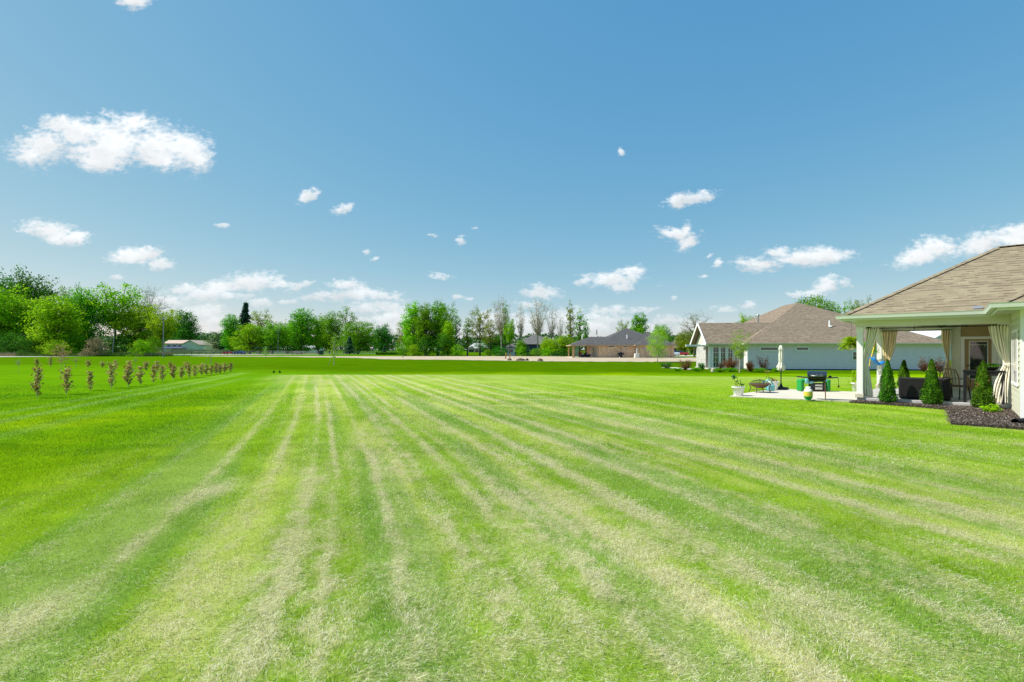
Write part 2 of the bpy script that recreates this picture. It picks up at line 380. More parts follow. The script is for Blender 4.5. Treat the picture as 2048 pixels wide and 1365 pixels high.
MT['canvas'] = mat('cream_canvas', (.92, .87, .74), .9, .08, 4, .2, bscale=90)
MT['gold'] = mat('gold_canvas', (.74, .62, .40), .9, .1, 4, .2, bscale=90)
MT['umb'] = mat('umbrella_canvas', (.66, .66, .55), .9, .06, 4, .2)
MT['cushion'] = mat('cushion_cloth', (.55, .5, .4), .9, .08, 8)
MT['blue'] = mat('blue_plastic', (.02, .22, .62), .35, .05, 3)
MT['yellow'] = mat('yellow_plastic', (.60, .50, .06), .4, .05, 3)
MT['teal'] = mat('teal_plastic', (.20, .55, .58), .4, .06, 3)
MT['green'] = mat('green_plastic', (.02, .30, .06), .4, .08, 3)
MT['steel'] = mat('steel', (.45, .45, .45), .35, .06, 6, metal=.8)
MT['wood'] = mat('wood', (.42, .30, .15), .8, .25, 4, .3)
MT['wood_grey'] = mat('weathered_wood', (.36, .31, .26), .85, .2, 4, .3)
MT['pole'] = mat('weathered_pole', (.26, .26, .26), .85, .15, 3, .2)
MT['soil'] = mat('potting_soil', (.22, .09, .04), .95, .35, 30, .6)
MT['rock'] = mat('boulder_stone', (.45, .38, .31), .9, .25, 5, .7)
MT['stucco'] = mat('white_stucco', (.72, .70, .64), .7, .05, 3)
MT['metalroof'] = mat('pale_metal_roof', (.6, .6, .58), .4, .05, 3)
MT['blueroof'] = mat('blue_metal_roof', (.35, .5, .62), .4, .08, 1)
MT['tanwall'] = mat('tan_wall', (.5, .38, .26), .8, .1, 2)
MT['carwhite'] = mat('white_car_paint', (.6, .68, .72), .25, .04, 3)
MT['carred'] = mat('red_car_paint', (.35, .03, .05), .25, .05, 3)
MT['carblue'] = mat('blue_car_paint', (.03, .06, .16), .25, .05, 3)
MT['rubber'] = mat('rubber', (.02, .02, .02), .8, .1, 6)
MT['mulch'] = mat('mulch_soil', (.06, .045, .035), .95, .5, 40, 1.0)
# ------------------------------------------------------------------ lawn
def F_(y): return 0.4 * (y + 2.4 * np.exp(-y / 4.0))
STR = [(-1.95,.06,.3,.2,.15),(-1.15,.055,.55,.16,.16),(-.62,.04,.3,.1,.1),(-.36,.05,.65,.12,.18),(.20,.045,.6,.16,.26),(.50,.035,.7,.12,.22),(1.05,.05,.45,.18,.18),(1.6,.06,.5,.28,.42),
       (2.1,.06,.4,.22,.32),(2.42,.045,.95,.1,.3),(3.05,.06,.75,.28,.38),(3.72,.06,.55,.22,.32),(4.55,.07,.65,.25,.34),(5.15,.06,.75,.28,.34),(6.2,.07,.6,.25,.28),(7.1,.08,.7,.3,.3),(8.2,.09,.5,.3,.25),(9.4,.1,.4,.3,.22),(11,.12,.4,.35,.2),(12.8,.12,.3,.35,.15)]
def gss(x, s): return np.exp(-0.5 * (x / s) ** 2)
def sst(a, b, t):
    t = np.clip((t - a) / (b - a), 0, 1); return t * t * (3 - 2 * t)
def lawn_fields(x, y):
    s = x + F_(y)
    sw = s + 0.14 * (fbm(x * .25, y * .15, 3, 2) - .5) + .09 * (fbm(x * 1.5, y * .9, 3, 5) - .5)
    far_edge = 34 - 0.16 * np.clip(x, 0, 40) + .6 * (fbm(x * .2, y * 0, 2, 9) - .5)
    inn = sst(-3.6, -1.3, s + 1.2 * (fbm(x * .3, y * .15, 3, 31) - .5)) * (1 - sst(-.35, .35, y - far_edge))
    right = sst(6.5, 12, s)
    line = np.zeros_like(s); halo = np.zeros_like(s)
    for c, w, k, w2, k2 in STR:
        m_ = .35 + 1.1 * sst(.25, .7, vnoise(y * .22 + c * 3, y * 0 + c * 7, 4))
        line = np.maximum(line, k * gss(sw - c, w) * m_); halo = np.maximum(halo, .72 * k2 * gss(sw - c, w2))
    patch = fbm(sw * 1.4, y * .28, 4, 11)
    patch2 = fbm(sw * 4.5, y * 1.6, 4, 13)
    fine = fbm(x * 11, y * 8, 2, 15)
    streak = vnoise(sw * 8, y * .22, 51) * .6 + vnoise(sw * 17, y * .4, 52) * .4
    brk = sst(.36, .60, .5 * patch2 + .5 * fine)
    fz = sst(9, 22, y)
    brk2 = brk * (1 - fz) + .75 * fz
    near = 1 - sst(2.5, 7, y)
    st = 1.25 * line * (.5 + .8 * brk2) * (1 - .35 * near) + halo * (.25 + 1.0 * sst(.35, .6, patch)) * (.25 + .9 * brk2)
    st = st + .30 * sst(.56, .80, streak) * (.35 + .8 * brk2) * (.5 + sst(.35, .6, patch))
    st = st + .20 * sst(.48, .66, patch) * brk * (1 - fz) + .20 * near * brk + .04
    st = st * (.55 + .45 * sst(-.8, .3, s))
    # more thatch close by, less in the greener right part
    st = st * (1 - .45 * right) * (1 + .35 * (1 - sst(2, 9, y)))
    # two bare smears in the middle distance
    for px, py, rx, ry in ((1075, 785, 2.4, .25), (1082, 800, 2.2, .2), (990, 812, 2.2, .25), (340, 1255, .22, .14), (630, 965, .16, .5), (60, 1240, .3, .5), (420, 985, .3, .6)):
        cx, cy = gp(px, py); st = np.maximum(st, .95 * gss((x - cx) / rx, .6) * gss((y - cy) / ry, .7) * (.5 + .9 * patch2))
    st = np.clip(st * inn, 0, 1)
    # wheel furrows beside the row of saplings
    w1 = x + 13.6 + .285 * (y - 13.3) + .25 * (fbm(y * .1, y * 0, 2, 40) - .5); w2 = x + 12.0 + .30 * (y - 11.7) + .2 * (fbm(y * .12, y * 0, 2, 41) - .5)
    fur = np.maximum(gss(w1, .12) * .8, gss(w2, .15)) * sst(5, 9, y) * (1 - sst(34, 40, y))
    fur = np.maximum(fur, .5 * gss(x + 10.6 + .3 * (y - 11.7), .2) * sst(7, 11, y) * (1 - sst(26, 34, y)))
    return s, sw, inn, right, st, fur, patch, patch2
def lawn_color(x, y):
    s, sw, inn, right, st, fur, patch, patch2 = lawn_fields(x, y)
    n1 = fbm(x * .12, y * .09, 4, 21); n2 = fbm(x * .6, y * .35, 4, 23); n3 = fbm(x * 3.5, y * 3.5, 3, 25)
    def c(*v): return np.array(v)[None, :]
    def mixc(a, b, t): return a * (1 - t[:, None]) + b * t[:, None]
    far = mixc(c(.064, .150, .001) + 0 * x[:, None], c(.072, .158, .001), sst(.35, .65, n2))
    left = mixc(c(.13, .28, .002) + 0 * x[:, None], c(.29, .42, .003), sst(.3, .8, .35 * n1 + .65 * n2))
    left = mixc(left, c(.10, .24, .004), .5 * sst(.55, .72, fbm(x * .25, y * .8, 3, 44)))
    far = mixc(far, c(.085, .20, .002), .6 * sst(-15, -40, x))
    left = mixc(left, c(.095, .235, .003), .85 * sst(9, 22, y) * sst(-6, -12, x))
    out = mixc(left, far, sst(30, 41, y - .5 * np.clip(-x - 8, 0, 40)))
    # faint mowing bands on the far lawn
    bands = .5 + .5 * np.sin(y * 2 * math.pi / 3.2 + .6 * np.sin(x * .05))
    out = out * (1 - .10 * (bands * sst(34, 40, y) * (1 - sst(80, 120, y))))[:, None]
    pale = mixc(c(.23, .36, .018) + 0 * x[:, None], c(.34, .43, .07), sst(.35, .65, n2))
    pale = mixc(pale, c(.17, .32, .004), .8 * sst(.45, .62, vnoise(sw * 2.3, y * .08, 3)))
    pale = mixc(pale, c(.13, .27, .04), .55 * sst(.55, .7, vnoise(sw * 1.9 + 9, y * .1, 6)) * (1 - right))
    pale = mixc(pale, c(.18, .33, .005), .62 * right * sst(.3, .55, n1 + .2 * n2))
    pale = mixc(pale, c(.27, .36, .07), .6 * sst(20, 33, y))
    out = mixc(out, pale, inn)
    out = mixc(out, c(.20, .33, .06), np.clip(fur, 0, 1) * .8)
    dist_st = st * .62
    out = mixc(out, c(.50, .45, .24), dist_st * .95)
    out = out * (.90 + .22 * n3)[:, None]
    return out, st, inn, fur

def build_lawn():
    def axis(cuts):
        v = []
        for a, b, n in cuts: v += list(np.linspace(a, b, n, endpoint=False))
        v.append(cuts[-1][1]); return np.array(v)
    xs = axis([(-3500, -600, 6), (-600, -120, 12), (-120, -40, 40), (-40, -14, 100), (-14, 14, 560), (14, 40, 110), (40, 120, 50), (120, 600, 12), (600, 3500, 6)])
    ys = axis([(-60, 0, 10), (0, 2, 10), (2, 10, 150), (10, 25, 130), (25, 60, 150), (60, 130, 60), (130, 400, 30), (400, 4500, 10)])
    X, Y = np.meshgrid(xs, ys); nx, ny = len(xs), len(ys)
    x = X.ravel(); y = Y.ravel(); z = gz(x, y)
    z = z + .02 * (fbm(x * .5, y * .5, 3, 60) - .5) * (y < 60) * (np.abs(x) < 40)
    col, st, inn, fur = lawn_color(x, y)
    under = .80 + .20 * sst(8, 21, np.hypot(x, y))                       # thatch and soil between the modelled blades
    col = col * under[:, None] + np.array([.03, .022, .008]) * (1 - under)[:, None]
    me = bpy.data.meshes.new('lawn'); me.vertices.add(nx * ny); me.vertices.foreach_set('co', np.stack([x, y, z], 1).ravel())
    i, j = np.meshgrid(np.arange(nx - 1), np.arange(ny - 1)); a = (j * nx + i).ravel()
    q = np.stack([a, a + 1, a + nx + 1, a + nx], 1)
    me.loops.add(q.size); me.polygons.add(len(q)); me.loops.foreach_set('vertex_index', q.ravel())
    me.polygons.foreach_set('loop_start', np.arange(len(q)) * 4); me.polygons.foreach_set('loop_total', np.full(len(q), 4))
    me.update(); me.validate()
    at = me.color_attributes.new('turf', 'FLOAT_COLOR', 'POINT')
    at.data.foreach_set('color', np.concatenate([col, np.ones((len(col), 1))], 1).ravel().astype(np.float32))
    m, nt, b = newmat('lawn')
    an = nt.nodes.new('ShaderNodeAttribute'); an.attribute_name = 'turf'
    c = ncoord(nt)
    f1 = nnoise(nt, 22, 4, .75, c); f2 = nnoise(nt, 2.2, 5, .7, c); f3 = nnoise(nt, .35, 5, .65, c)
    k = nmath(nt, 'ADD', nmath(nt, 'MULTIPLY_ADD', f1, .9, .55), nmath(nt, 'MULTIPLY_ADD', nmath(nt, 'ADD', f2, f3), .55, -.55))
    cm = nt.nodes.new('ShaderNodeVectorMath'); cm.operation = 'SCALE'; lk(nt, an.outputs['Color'], cm.inputs[0]); lk(nt, k, cm.inputs['Scale'])
    lk(nt, cm.outputs[0], b.inputs['Base Color']); b.inputs['Roughness'].default_value = 1; b.inputs['Specular IOR Level'].default_value = 0
    nbump(nt, b, f1, .35, .03)
    me.materials.append(m); o = bpy.data.objects.new('lawn', me); COL.objects.link(o); tag(o, kind='structure')

def blade_mat(name, trans):
    m, nt, b = newmat(name); an = nt.nodes.new('ShaderNodeAttribute'); an.attribute_name = 'turf'
    lk(nt, an.outputs['Color'], b.inputs['Base Color']); b.inputs['Roughness'].default_value = .6; b.inputs['Specular IOR Level'].default_value = .08
    tr = nt.nodes.new('ShaderNodeBsdfTranslucent'); lk(nt, an.outputs['Color'], tr.inputs[0])
    ms = nt.nodes.new('ShaderNodeMixShader'); ms.inputs[0].default_value = trans
    lk(nt, b.outputs[0], ms.inputs[1]); lk(nt, tr.outputs[0], ms.inputs[2]); lk(nt, ms.outputs[0], nt.nodes['Material Output'].inputs['Surface'])
    return m
def tri_mesh(name, V, per, C, m, faces=None):
    """V: (n, per, 3) vertices; each item one polygon"""
    n = len(V); me = bpy.data.meshes.new(name); me.vertices.add(n * per); me.vertices.foreach_set('co', V.reshape(-1).astype(np.float32))
    me.loops.add(n * per); me.polygons.add(n); me.loops.foreach_set('vertex_index', np.arange(n * per))
    me.polygons.foreach_set('loop_start', np.arange(n) * per); me.polygons.foreach_set('loop_total', np.full(n, per))
    me.update()
    if C is not None:
        at = me.color_attributes.new('turf', 'FLOAT_COLOR', 'POINT')
        C4 = np.concatenate([C, np.ones((n, 1))], 1); at.data.foreach_set('color', np.repeat(C4, per, 0).ravel().astype(np.float32))
    me.materials.append(m); return me
def in_poly(x, y, poly):
    r = np.zeros(len(x), bool); n = len(poly)
    for i in range(n):
        (x1, y1), (x2, y2) = poly[i], poly[(i + 1) % n]
        c = ((y1 > y) != (y2 > y)) & (x < (x2 - x1) * (y - y1) / (y2 - y1 + 1e-12) + x1); r ^= c
    return r
def build_grass():
    rs = np.random.RandomState(3)
    bands = [(1.2, 2.3, 2500), (2.3, 4, 10000), (4, 6, 7500), (6, 9, 4500), (9, 13, 1900), (13, 19, 1000), (19, 27, 480)]
    P = []
    for y0, y1, dn in bands:
        w0 = 1.12 * y1 + .8; n = int(dn * (y1 - y0) * 2 * w0); x = rs.uniform(-w0, w0, n); y = rs.uniform(y0, y1, n)
        k = np.abs(x) < 1.12 * y + .8; P.append(np.stack([x[k], y[k]], 1))
    P = np.concatenate(P); x, y = P[:, 0], P[:, 1]
    k = ~(in_poly(x, y, PATIO) | in_poly(x, y, PORCH) | in_poly(x, y, MULCH)); x, y = x[k], y[k]
    n = len(x); col, st, inn, fur = lawn_color(x, y)
    clump = fbm(x * 5, y * 5, 3, 71); hN = fbm(x * .8, y * .8, 2, 73)
    keep = rs.rand(n) > np.maximum(.30 * sst(.45, .25, clump), sst(15, 26.5, y)); x, y, col, st, inn, clump, hN = [q[keep] for q in (x, y, col, st, inn, clump, hN)]; n = len(x)
    is_st = rs.rand(n) < np.clip(st * .72, 0, .88)
    # colours: take the green under the thatch, blend own randomness
    base = col * 1.34
    gr = np.array([.115, .255, .014]); base = np.where(is_st[:, None], np.array([.80, .70, .44]), base)
    v = rs.uniform(.6, 1.5, n)[:, None]; base = base * v
    yel = (rs.rand(n) < .10) & ~is_st; base[yel] = base[yel] * np.array([1.6, 1.15, 1.0])
    pal = (rs.rand(n) < .22) & ~is_st; base[pal] = base[pal] * .7 + np.array([.10, .13, .04]) * (inn[pal][:, None] * .8 + .2)
    drk = (rs.rand(n) < .22) & ~is_st; base[drk] = base[drk] * np.array([.6, .75, .6])
    base = np.clip(base, 0, .8)
    lod = np.clip(y / 4.5, 1, 5)
    h = rs.uniform(.015, .036, n) * (.8 + .8 * clump) * (.9 + .5 * (hN - .5)) * np.where(inn > .5, .92, 1.15) * (1 + .04 * lod)
    w = rs.uniform(.0022, .0042, n) * lod
    lean = rs.uniform(.15, 1.15, n); wind = fbm(x * .7, y * .7, 2, 77) * 6.28 * 1.5
    th = np.where(rs.rand(n) < .5, rs.uniform(0, 6.28, n), wind + rs.normal(0, .6, n))
    dx, dy = np.cos(th), np.sin(th)
    # straw lies nearly flat and is longer
    L = np.where(is_st, rs.uniform(.012, .048, n) * (1 + .10 * lod), h); el = np.where(is_st, rs.uniform(-.05, .35, n), np.pi / 2 - lean * .75)
    w = np.where(is_st, w * .40, w * .8)
    z0 = gz(x, y) + np.where(is_st, rs.uniform(.012, .03, n), -.002)
    hor = L * np.cos(el); ver = L * np.sin(el)
    tip = np.stack([x + dx * hor, y + dy * hor, z0 + ver], 1)
    ph = th + np.pi / 2 + rs.normal(0, .5, n) * (~is_st)
    sx, sy = np.cos(ph) * w / 2, np.sin(ph) * w / 2
    A = np.stack([x - sx, y - sy, z0], 1); B = np.stack([x + sx, y + sy, z0], 1)
    g = ~is_st
    V = np.stack([A[g], B[g], tip[g]], 1)
    me = tri_mesh('grass', V, 3, base[g], blade_mat('grass_blade', .4)); o = bpy.data.objects.new('grass', me); COL.objects.link(o)
    tag(o, 'short mown green grass blades of the lawn', 'grass', kind='stuff')
    s_ = is_st; mid = (A[s_] + B[s_]) / 2; n2 = s_.sum()
    off = np.stack([sx[s_], sy[s_], np.zeros(n2)], 1); tp = tip[s_]
    bend = np.stack([-dy[s_], dx[s_], np.zeros(n2)], 1) * (rs.normal(0, .05, n2) * L[s_])[:, None]
    m2 = (mid + tp) / 2 + bend; m2[:, 2] += .002
    V = np.stack([mid - off, mid + off, m2 + off, tp + off * .4, m2 - off], 1)
    me = tri_mesh('straw_clippings', V, 5, base[s_], blade_mat('straw', .2)); o = bpy.data.objects.new('straw_clippings', me); COL.objects.link(o)
    tag(o, 'pale dry grass clippings lying in mown lines on the lawn', 'straw', kind='stuff')
    print('blades', n, 'straw', n2)

# porch frame of the near house, in world coordinates
OX, OY = 11.31, 16.28; UU = (.751, -.661); VV = (.661, .751); HROT = math.atan2(-.661, .751)
def hw(a, b): return (OX + UU[0] * a + VV[0] * b, OY + UU[1] * a + VV[1] * b)
PW = 3.52; PD = 5.8; WG = 2.77
PATIO = [gp(1459, 794.5), hw(-.12, -.22), hw(-.06, .0), hw(-.06, 5.0), gp(1700, 785.2), gp(1620, 783.0), gp(1576, 779.8), gp(1545, 780.6), gp(1492, 788)]
PORCH = [hw(-.06, -.06), hw(PW, -.06), hw(PW, PD), hw(-.06, PD)]
MULCH = [gp(1698, 806), gp(1780, 811), gp(1840, 815.5), gp(1894, 821), gp(1898, 835), gp(1902, 850), gp(1960, 854), gp(2048, 861), gp(2110, 866), hw(PW + 1.4, -WG), hw(PW, -WG), hw(PW, -.06), hw(-.06, -.06)]

def sheet(name, poly, z, m, thick=0.0, kind='structure', edge=None):
    b = MB()
    if thick: b.prism(poly, z - thick, z)
    else: b.add([(x, y, z + g1(x, y)) for x, y in poly], [tuple(range(len(poly)))])
    return tag(b.build(name, m), kind=kind)
def ensure_ccw(p):
    a = sum(p[i][0] * p[(i + 1) % len(p)][1] - p[(i + 1) % len(p)][0] * p[i][1] for i in range(len(p)))
    return p if a > 0 else p[::-1]
def build_ground_extras():
    sheet('patio', ensure_ccw(PATIO), .035, MT['concrete'], .12)
    # bare soil strip / construction track
    m = mat('bare_soil', (.46, .37, .25), .95, .22, .25, .3, bscale=6)
    rnd = random.Random(5)
    near = [(380, 712.8), (430, 713.6), (560, 714.3), (700, 716.3), (780, 719.4), (860, 720), (960, 721.5), (1060, 723), (1120, 723.8), (1200, 724.0), (1280, 724.2), (1340, 724.4), (1400, 724.3), (1470, 724)]
    farr = [(1480, 711), (1400, 716.2), (1345, 715.4), (1180, 713.2), (1100, 712.8), (960, 713), (780, 713.2), (700, 713.2), (600, 712.9), (500, 712.6), (430, 712.2), (380, 712)]
    pts = []
    for i in range(len(near) - 1):
        for k in range(8):
            t = k / 8; px = near[i][0] * (1 - t) + near[i + 1][0] * t; py = near[i][1] * (1 - t) + near[i + 1][1] * t + rnd.uniform(-.35, .35) * min(1, (px - 360) / 200)
            pts.append(gp(px, py))
    pts.append(gp(*near[-1])); pts += [gp(*p) for p in farr]
    sheet('bare_soil', ensure_ccw(pts), .03, m)
    rd = mat('road_asphalt', (.50, .47, .43), .9, .06, .5)
    sheet('road', ensure_ccw([gp(-220, 716.2), gp(60, 714.3), gp(240, 712.9), gp(430, 710.2), gp(800, 708.2), gp(800, 707.6), gp(430, 709.1), gp(240, 711.2), gp(60, 712.4), gp(-220, 713.6)]), .035, rd)
    sheet('road_verge_path', ensure_ccw([gp(1345, 713.2), gp(1500, 713.6), gp(1500, 711.6), gp(1345, 711.4)]), .045, MT['concrete'])
    sheet('side_path', ensure_ccw([(ax(1322, 57), 57), (ax(1378, 52.5), 52.5), (ax(1395, 55), 55), (ax(1350, 59.5), 59.5)]), .03, MT['concrete'])
    # mulch: bed surface plus loose chips
    P_ = ensure_ccw(MULCH); tag(MB().prism(P_, -.05, .045).build('mulch_bed', MT['mulch']), kind='structure')
    rs = np.random.RandomState(9); xs = np.array([p[0] for p in P_]); ysn = np.array([p[1] for p in P_])
    x = rs.uniform(xs.min() - .1, xs.max() + .1, 110000); y = rs.uniform(ysn.min() - .1, ysn.max() + .1, 110000)
    k = in_poly(x + rs.normal(0, .05, 110000), y + rs.normal(0, .05, 110000), P_); x, y = x[k], y[k]; n = len(x)
    L = rs.uniform(.015, .05, n); W = rs.uniform(.006, .016, n); th = rs.uniform(0, 6.28, n); z = .045 + rs.uniform(.0, .035, n); tl = rs.normal(0, .35, n)
    ux, uy = np.cos(th), np.sin(th)
    def pt(a, b): return np.stack([x + ux * a * L - uy * b * W, y + uy * a * L + ux * b * W, z + a * L * tl + b * W * .3], 1)
    V = np.stack([pt(-.5, -.5), pt(.5, -.3), pt(.5, .4), pt(-.5, .5)], 1)
    c = rs.choice(4, n, p=[.45, .3, .15, .1]); C = np.array([[.08, .062, .05], [.17, .135, .11], [.34, .29, .25], [.03, .025, .02]])[c] * rs.uniform(.7, 1.3, n)[:, None]
    me = tri_mesh('mulch_chips', V, 4, C, blade_mat('mulch_chip', 0)); o = bpy.data.objects.new('mulch_chips', me); COL.objects.link(o)
    tag(o, 'dark shredded bark mulch in the bed before the porch', 'mulch', kind='stuff')

# ------------------------------------------------------------------ foliage
def leaf_mesh(name, C, Nrm, S, T, m, aspect=.62):
    """diamond leaves at centres C with normals Nrm, sizes S and tint T"""
    n = len(C); rs = np.random.RandomState(n % 9973)
    Nrm = Nrm / (np.linalg.norm(Nrm, axis=1)[:, None] + 1e-9)
    a = np.cross(Nrm, rs.normal(size=(n, 3))); a /= (np.linalg.norm(a, axis=1)[:, None] + 1e-9); b = np.cross(Nrm, a)
    S = S[:, None] / 2
    V = np.stack([C - a * S, C - b * S * aspect, C + a * S, C + b * S * aspect], 1)
    me = bpy.data.meshes.new(name); me.vertices.add(n * 4); me.vertices.foreach_set('co', V.reshape(-1).astype(np.float32))
    me.loops.add(n * 4); me.polygons.add(n); me.loops.foreach_set('vertex_index', np.arange(n * 4))
    me.polygons.foreach_set('loop_start', np.arange(n) * 4); me.polygons.foreach_set('loop_total', np.full(n, 4)); me.update()
    at = me.attributes.new('tint', 'FLOAT', 'POINT'); at.data.foreach_set('value', np.repeat(np.clip(T, 0, 1), 4).astype(np.float32))
    me.materials.append(m); return me

def envelope(style, t):
    """crown half-width (0..1) at relative crown height t"""
    if style == 'round': return math.sqrt(max(0, 1 - (2 * t - 1) ** 2)) ** .8
    if style == 'tall': return (max(0, math.sin(math.pi * min(1, t * .93 + .07))) ** .42) * (1 - .25 * t)
    if style == 'vase': return (t ** .6) * (1 - max(0, t - .75) / .25 * .75) if t > 0 else 0
    if style == 'cone': return (1 - t) ** .8 * min(1, (t + .04) * 8)
    if style == 'droop': return (1 - t ** 2) ** .5
    return 1
def make_arch(seed, H, RW, base, style, nleaf, leaf, n1=16, n2=4, clump=.16, trunk_r=.022, twigs=False, topless=.97, spray=.9):
    """returns (trunk MB, leaf arrays). H height, RW crown radius, base = crown start fraction"""
    rnd = random.Random(seed); mb = MB()
    pts = []; wx = rnd.uniform(-.03, .03) * H; wy = rnd.uniform(-.03, .03) * H
    nseg = 7; top = H * (.82 if style != 'cone' else .97)
    for i in range(nseg + 1):
        t = i / nseg; pts.append(Vector((wx * t * t + rnd.uniform(-.006, .006) * H * t, wy * t * t + rnd.uniform(-.006, .006) * H * t, top * t)))
    rad = [max(.004 * H * .6, trunk_r * H * (1 - .85 * (i / nseg))) for i in range(nseg + 1)]; rad[0] *= 1.35
    mb.tube(pts, rad, 7)
    def trunk_at(z):
        t = max(0, min(.999, z / top)) * nseg; i = int(t); return pts[i].lerp(pts[i + 1], t - i)
    tips = []
    for k in range(n1):
        f = (k + rnd.random()) / n1; tz = f ** .9
        az_ = k * 2.4 + rnd.uniform(-.5, .5)
        endz = H * (base + (1 - base) * tz * topless); rr = RW * envelope(style, tz) * rnd.uniform(.72, 1.08)
        if style in ('round', 'tall', 'vase', 'droop'):
            startz = H * (base * .85) + (endz - H * base * .85) * rnd.uniform(.35, .6) * (.9 if style != 'vase' else .35)
        else: startz = endz + .03 * H
        s0 = trunk_at(min(startz, top * .98)); e = Vector((trunk_at(endz).x + rr * math.cos(az_), trunk_at(endz).y + rr * math.sin(az_), endz if style != 'cone' else endz - rr * .12))
        mid = s0.lerp(e, .5) + Vector((rnd.uniform(-.02, .02) * H, rnd.uniform(-.02, .02) * H, (.05 if style != 'vase' else -.02) * H * rnd.random()))
        r0 = max(.0035 * H, rad[min(nseg, int(startz / top * nseg))] * .5)
        mb.tube([s0, mid, e], [r0, r0 * .6, r0 * .22], 5, caps=False)
        if style == 'cone':
            for q in range(6): tips.append((s0.lerp(e, .12 + .88 * (q + .5) / 6), .55 + .5 * (1 - q / 6)))
            continue
        tips.append((e, 1)); tips.append((mid.lerp(e, .45), .9))
        for j in range(n2):
            b0 = s0.lerp(mid, .7) if j % 3 == 0 else mid.lerp(e, rnd.uniform(.1, .75))
            d = Vector((rnd.gauss(0, 1), rnd.gauss(0, 1), rnd.uniform(-.25, .9))).normalized() * RW * rnd.uniform(.25, .48)
            q = b0 + d
            # keep inside the envelope
            tq = (q.z / H - base) / (1 - base); tq = max(0.02, min(.98, tq)); c0 = trunk_at(q.z); hv = Vector((q.x - c0.x, q.y - c0.y, 0)); lim = RW * envelope(style, tq) * 1.08
            if hv.length > lim: hv = hv.normalized() * lim; q = Vector((c0.x + hv.x, c0.y + hv.y, q.z))
            mb.tube([b0, b0.lerp(q, .55) + Vector((0, 0, .01 * H)), q], [max(r0 * .38, .014 if twigs else 0), max(r0 * .25, .010 if twigs else 0), max(r0 * .1, .006 if twigs else 0)], 3, caps=False); tips.append((q, .85))
            if twigs:
                for z_ in range(4):
                    c_ = b0.lerp(q, rnd.uniform(.3, 1)); e2 = c_ + Vector((rnd.gauss(0, 1), rnd.gauss(0, 1), rnd.uniform(.1, 1.4))).normalized() * RW * rnd.uniform(.12, .3)
                    mb.tube([c_, e2], [max(.009, r0 * .16), .005], 3, caps=False); tips.append((e2, .5))
    rs = np.random.RandomState(seed); tot = sum(w for _, w in tips); Cs = []; Ns = []; Ts = []
    for p, w in tips:
        k = max(1, int(nleaf * w / tot)); g = rs.normal(size=(k, 3)); g /= np.linalg.norm(g, axis=1)[:, None]; rr = rs.rand(k) ** .45
        sc = RW * clump * (.7 + .6 * rs.rand()) * (1.0 if style != 'cone' else 1.0 * w)
        off = g * rr[:, None] * sc * np.array([1.15, 1.15, .72 if style != 'cone' else .38])
        Cs.append(np.array(p)[None] + off); nn = g * .7 + rs.normal(size=(k, 3)) * .6; nn[:, 2] += .55; Ns.append(nn)
        Ts.append(np.clip(rs.rand() * .5 + .25 + rs.normal(0, .17, k) , 0, 1))
    C = np.concatenate(Cs); N_ = np.concatenate(Ns); T = np.concatenate(Ts)
    S = leaf * rs.uniform(.65, 1.35, len(C))
    return mb, C, N_, S, T
ARCH = {}
def arch(key, *a, leafm='leaf_mid', bark='bark', **k):
    mb, C, N_, S, T = make_arch(*a, **k)
    ARCH[key] = [mb, leaf_mesh('crown', C, N_, S, T, MT[leafm]), bark, None]
def tree(key, name, label, px, Y, toppx, wpx, leafm, cat='tree', group=None, rz=None, x=None, basez=None, bark=None):
    """place a tree of archetype key so that it is wpx wide (half) and its top is at toppx seen from the road side"""
    A = ARCH[key]; X = ax(px, Y) if x is None else x; bz = g1(X, Y) if basez is None else basez
    H = az(toppx, Y) - bz; W = wpx * Y / 1000.0
    root = empty(name, (X, Y, bz), rz if rz is not None else (px * 1.7 + Y) % 6.28, label, cat, group)
    root.scale = (W / A[4], W / A[4], H / A[5])
    if A[3] is None: t = A[0].build('trunk', MT[A[2]], root); A[3] = t.data
    else: t = bpy.data.objects.new('trunk', A[3]); link(t, root)
    if bark: t.material_slots[0].link = 'OBJECT'; t.material_slots[0].material = MT[bark]
    c = bpy.data.objects.new('crown', A[1]); link(c, root); c.material_slots[0].link = 'OBJECT'; c.material_slots[0].material = MT[leafm]
    return root
def mk(key, *a, **k):
    arch(key, *a, **k); ARCH[key] += [a[2], a[1]]
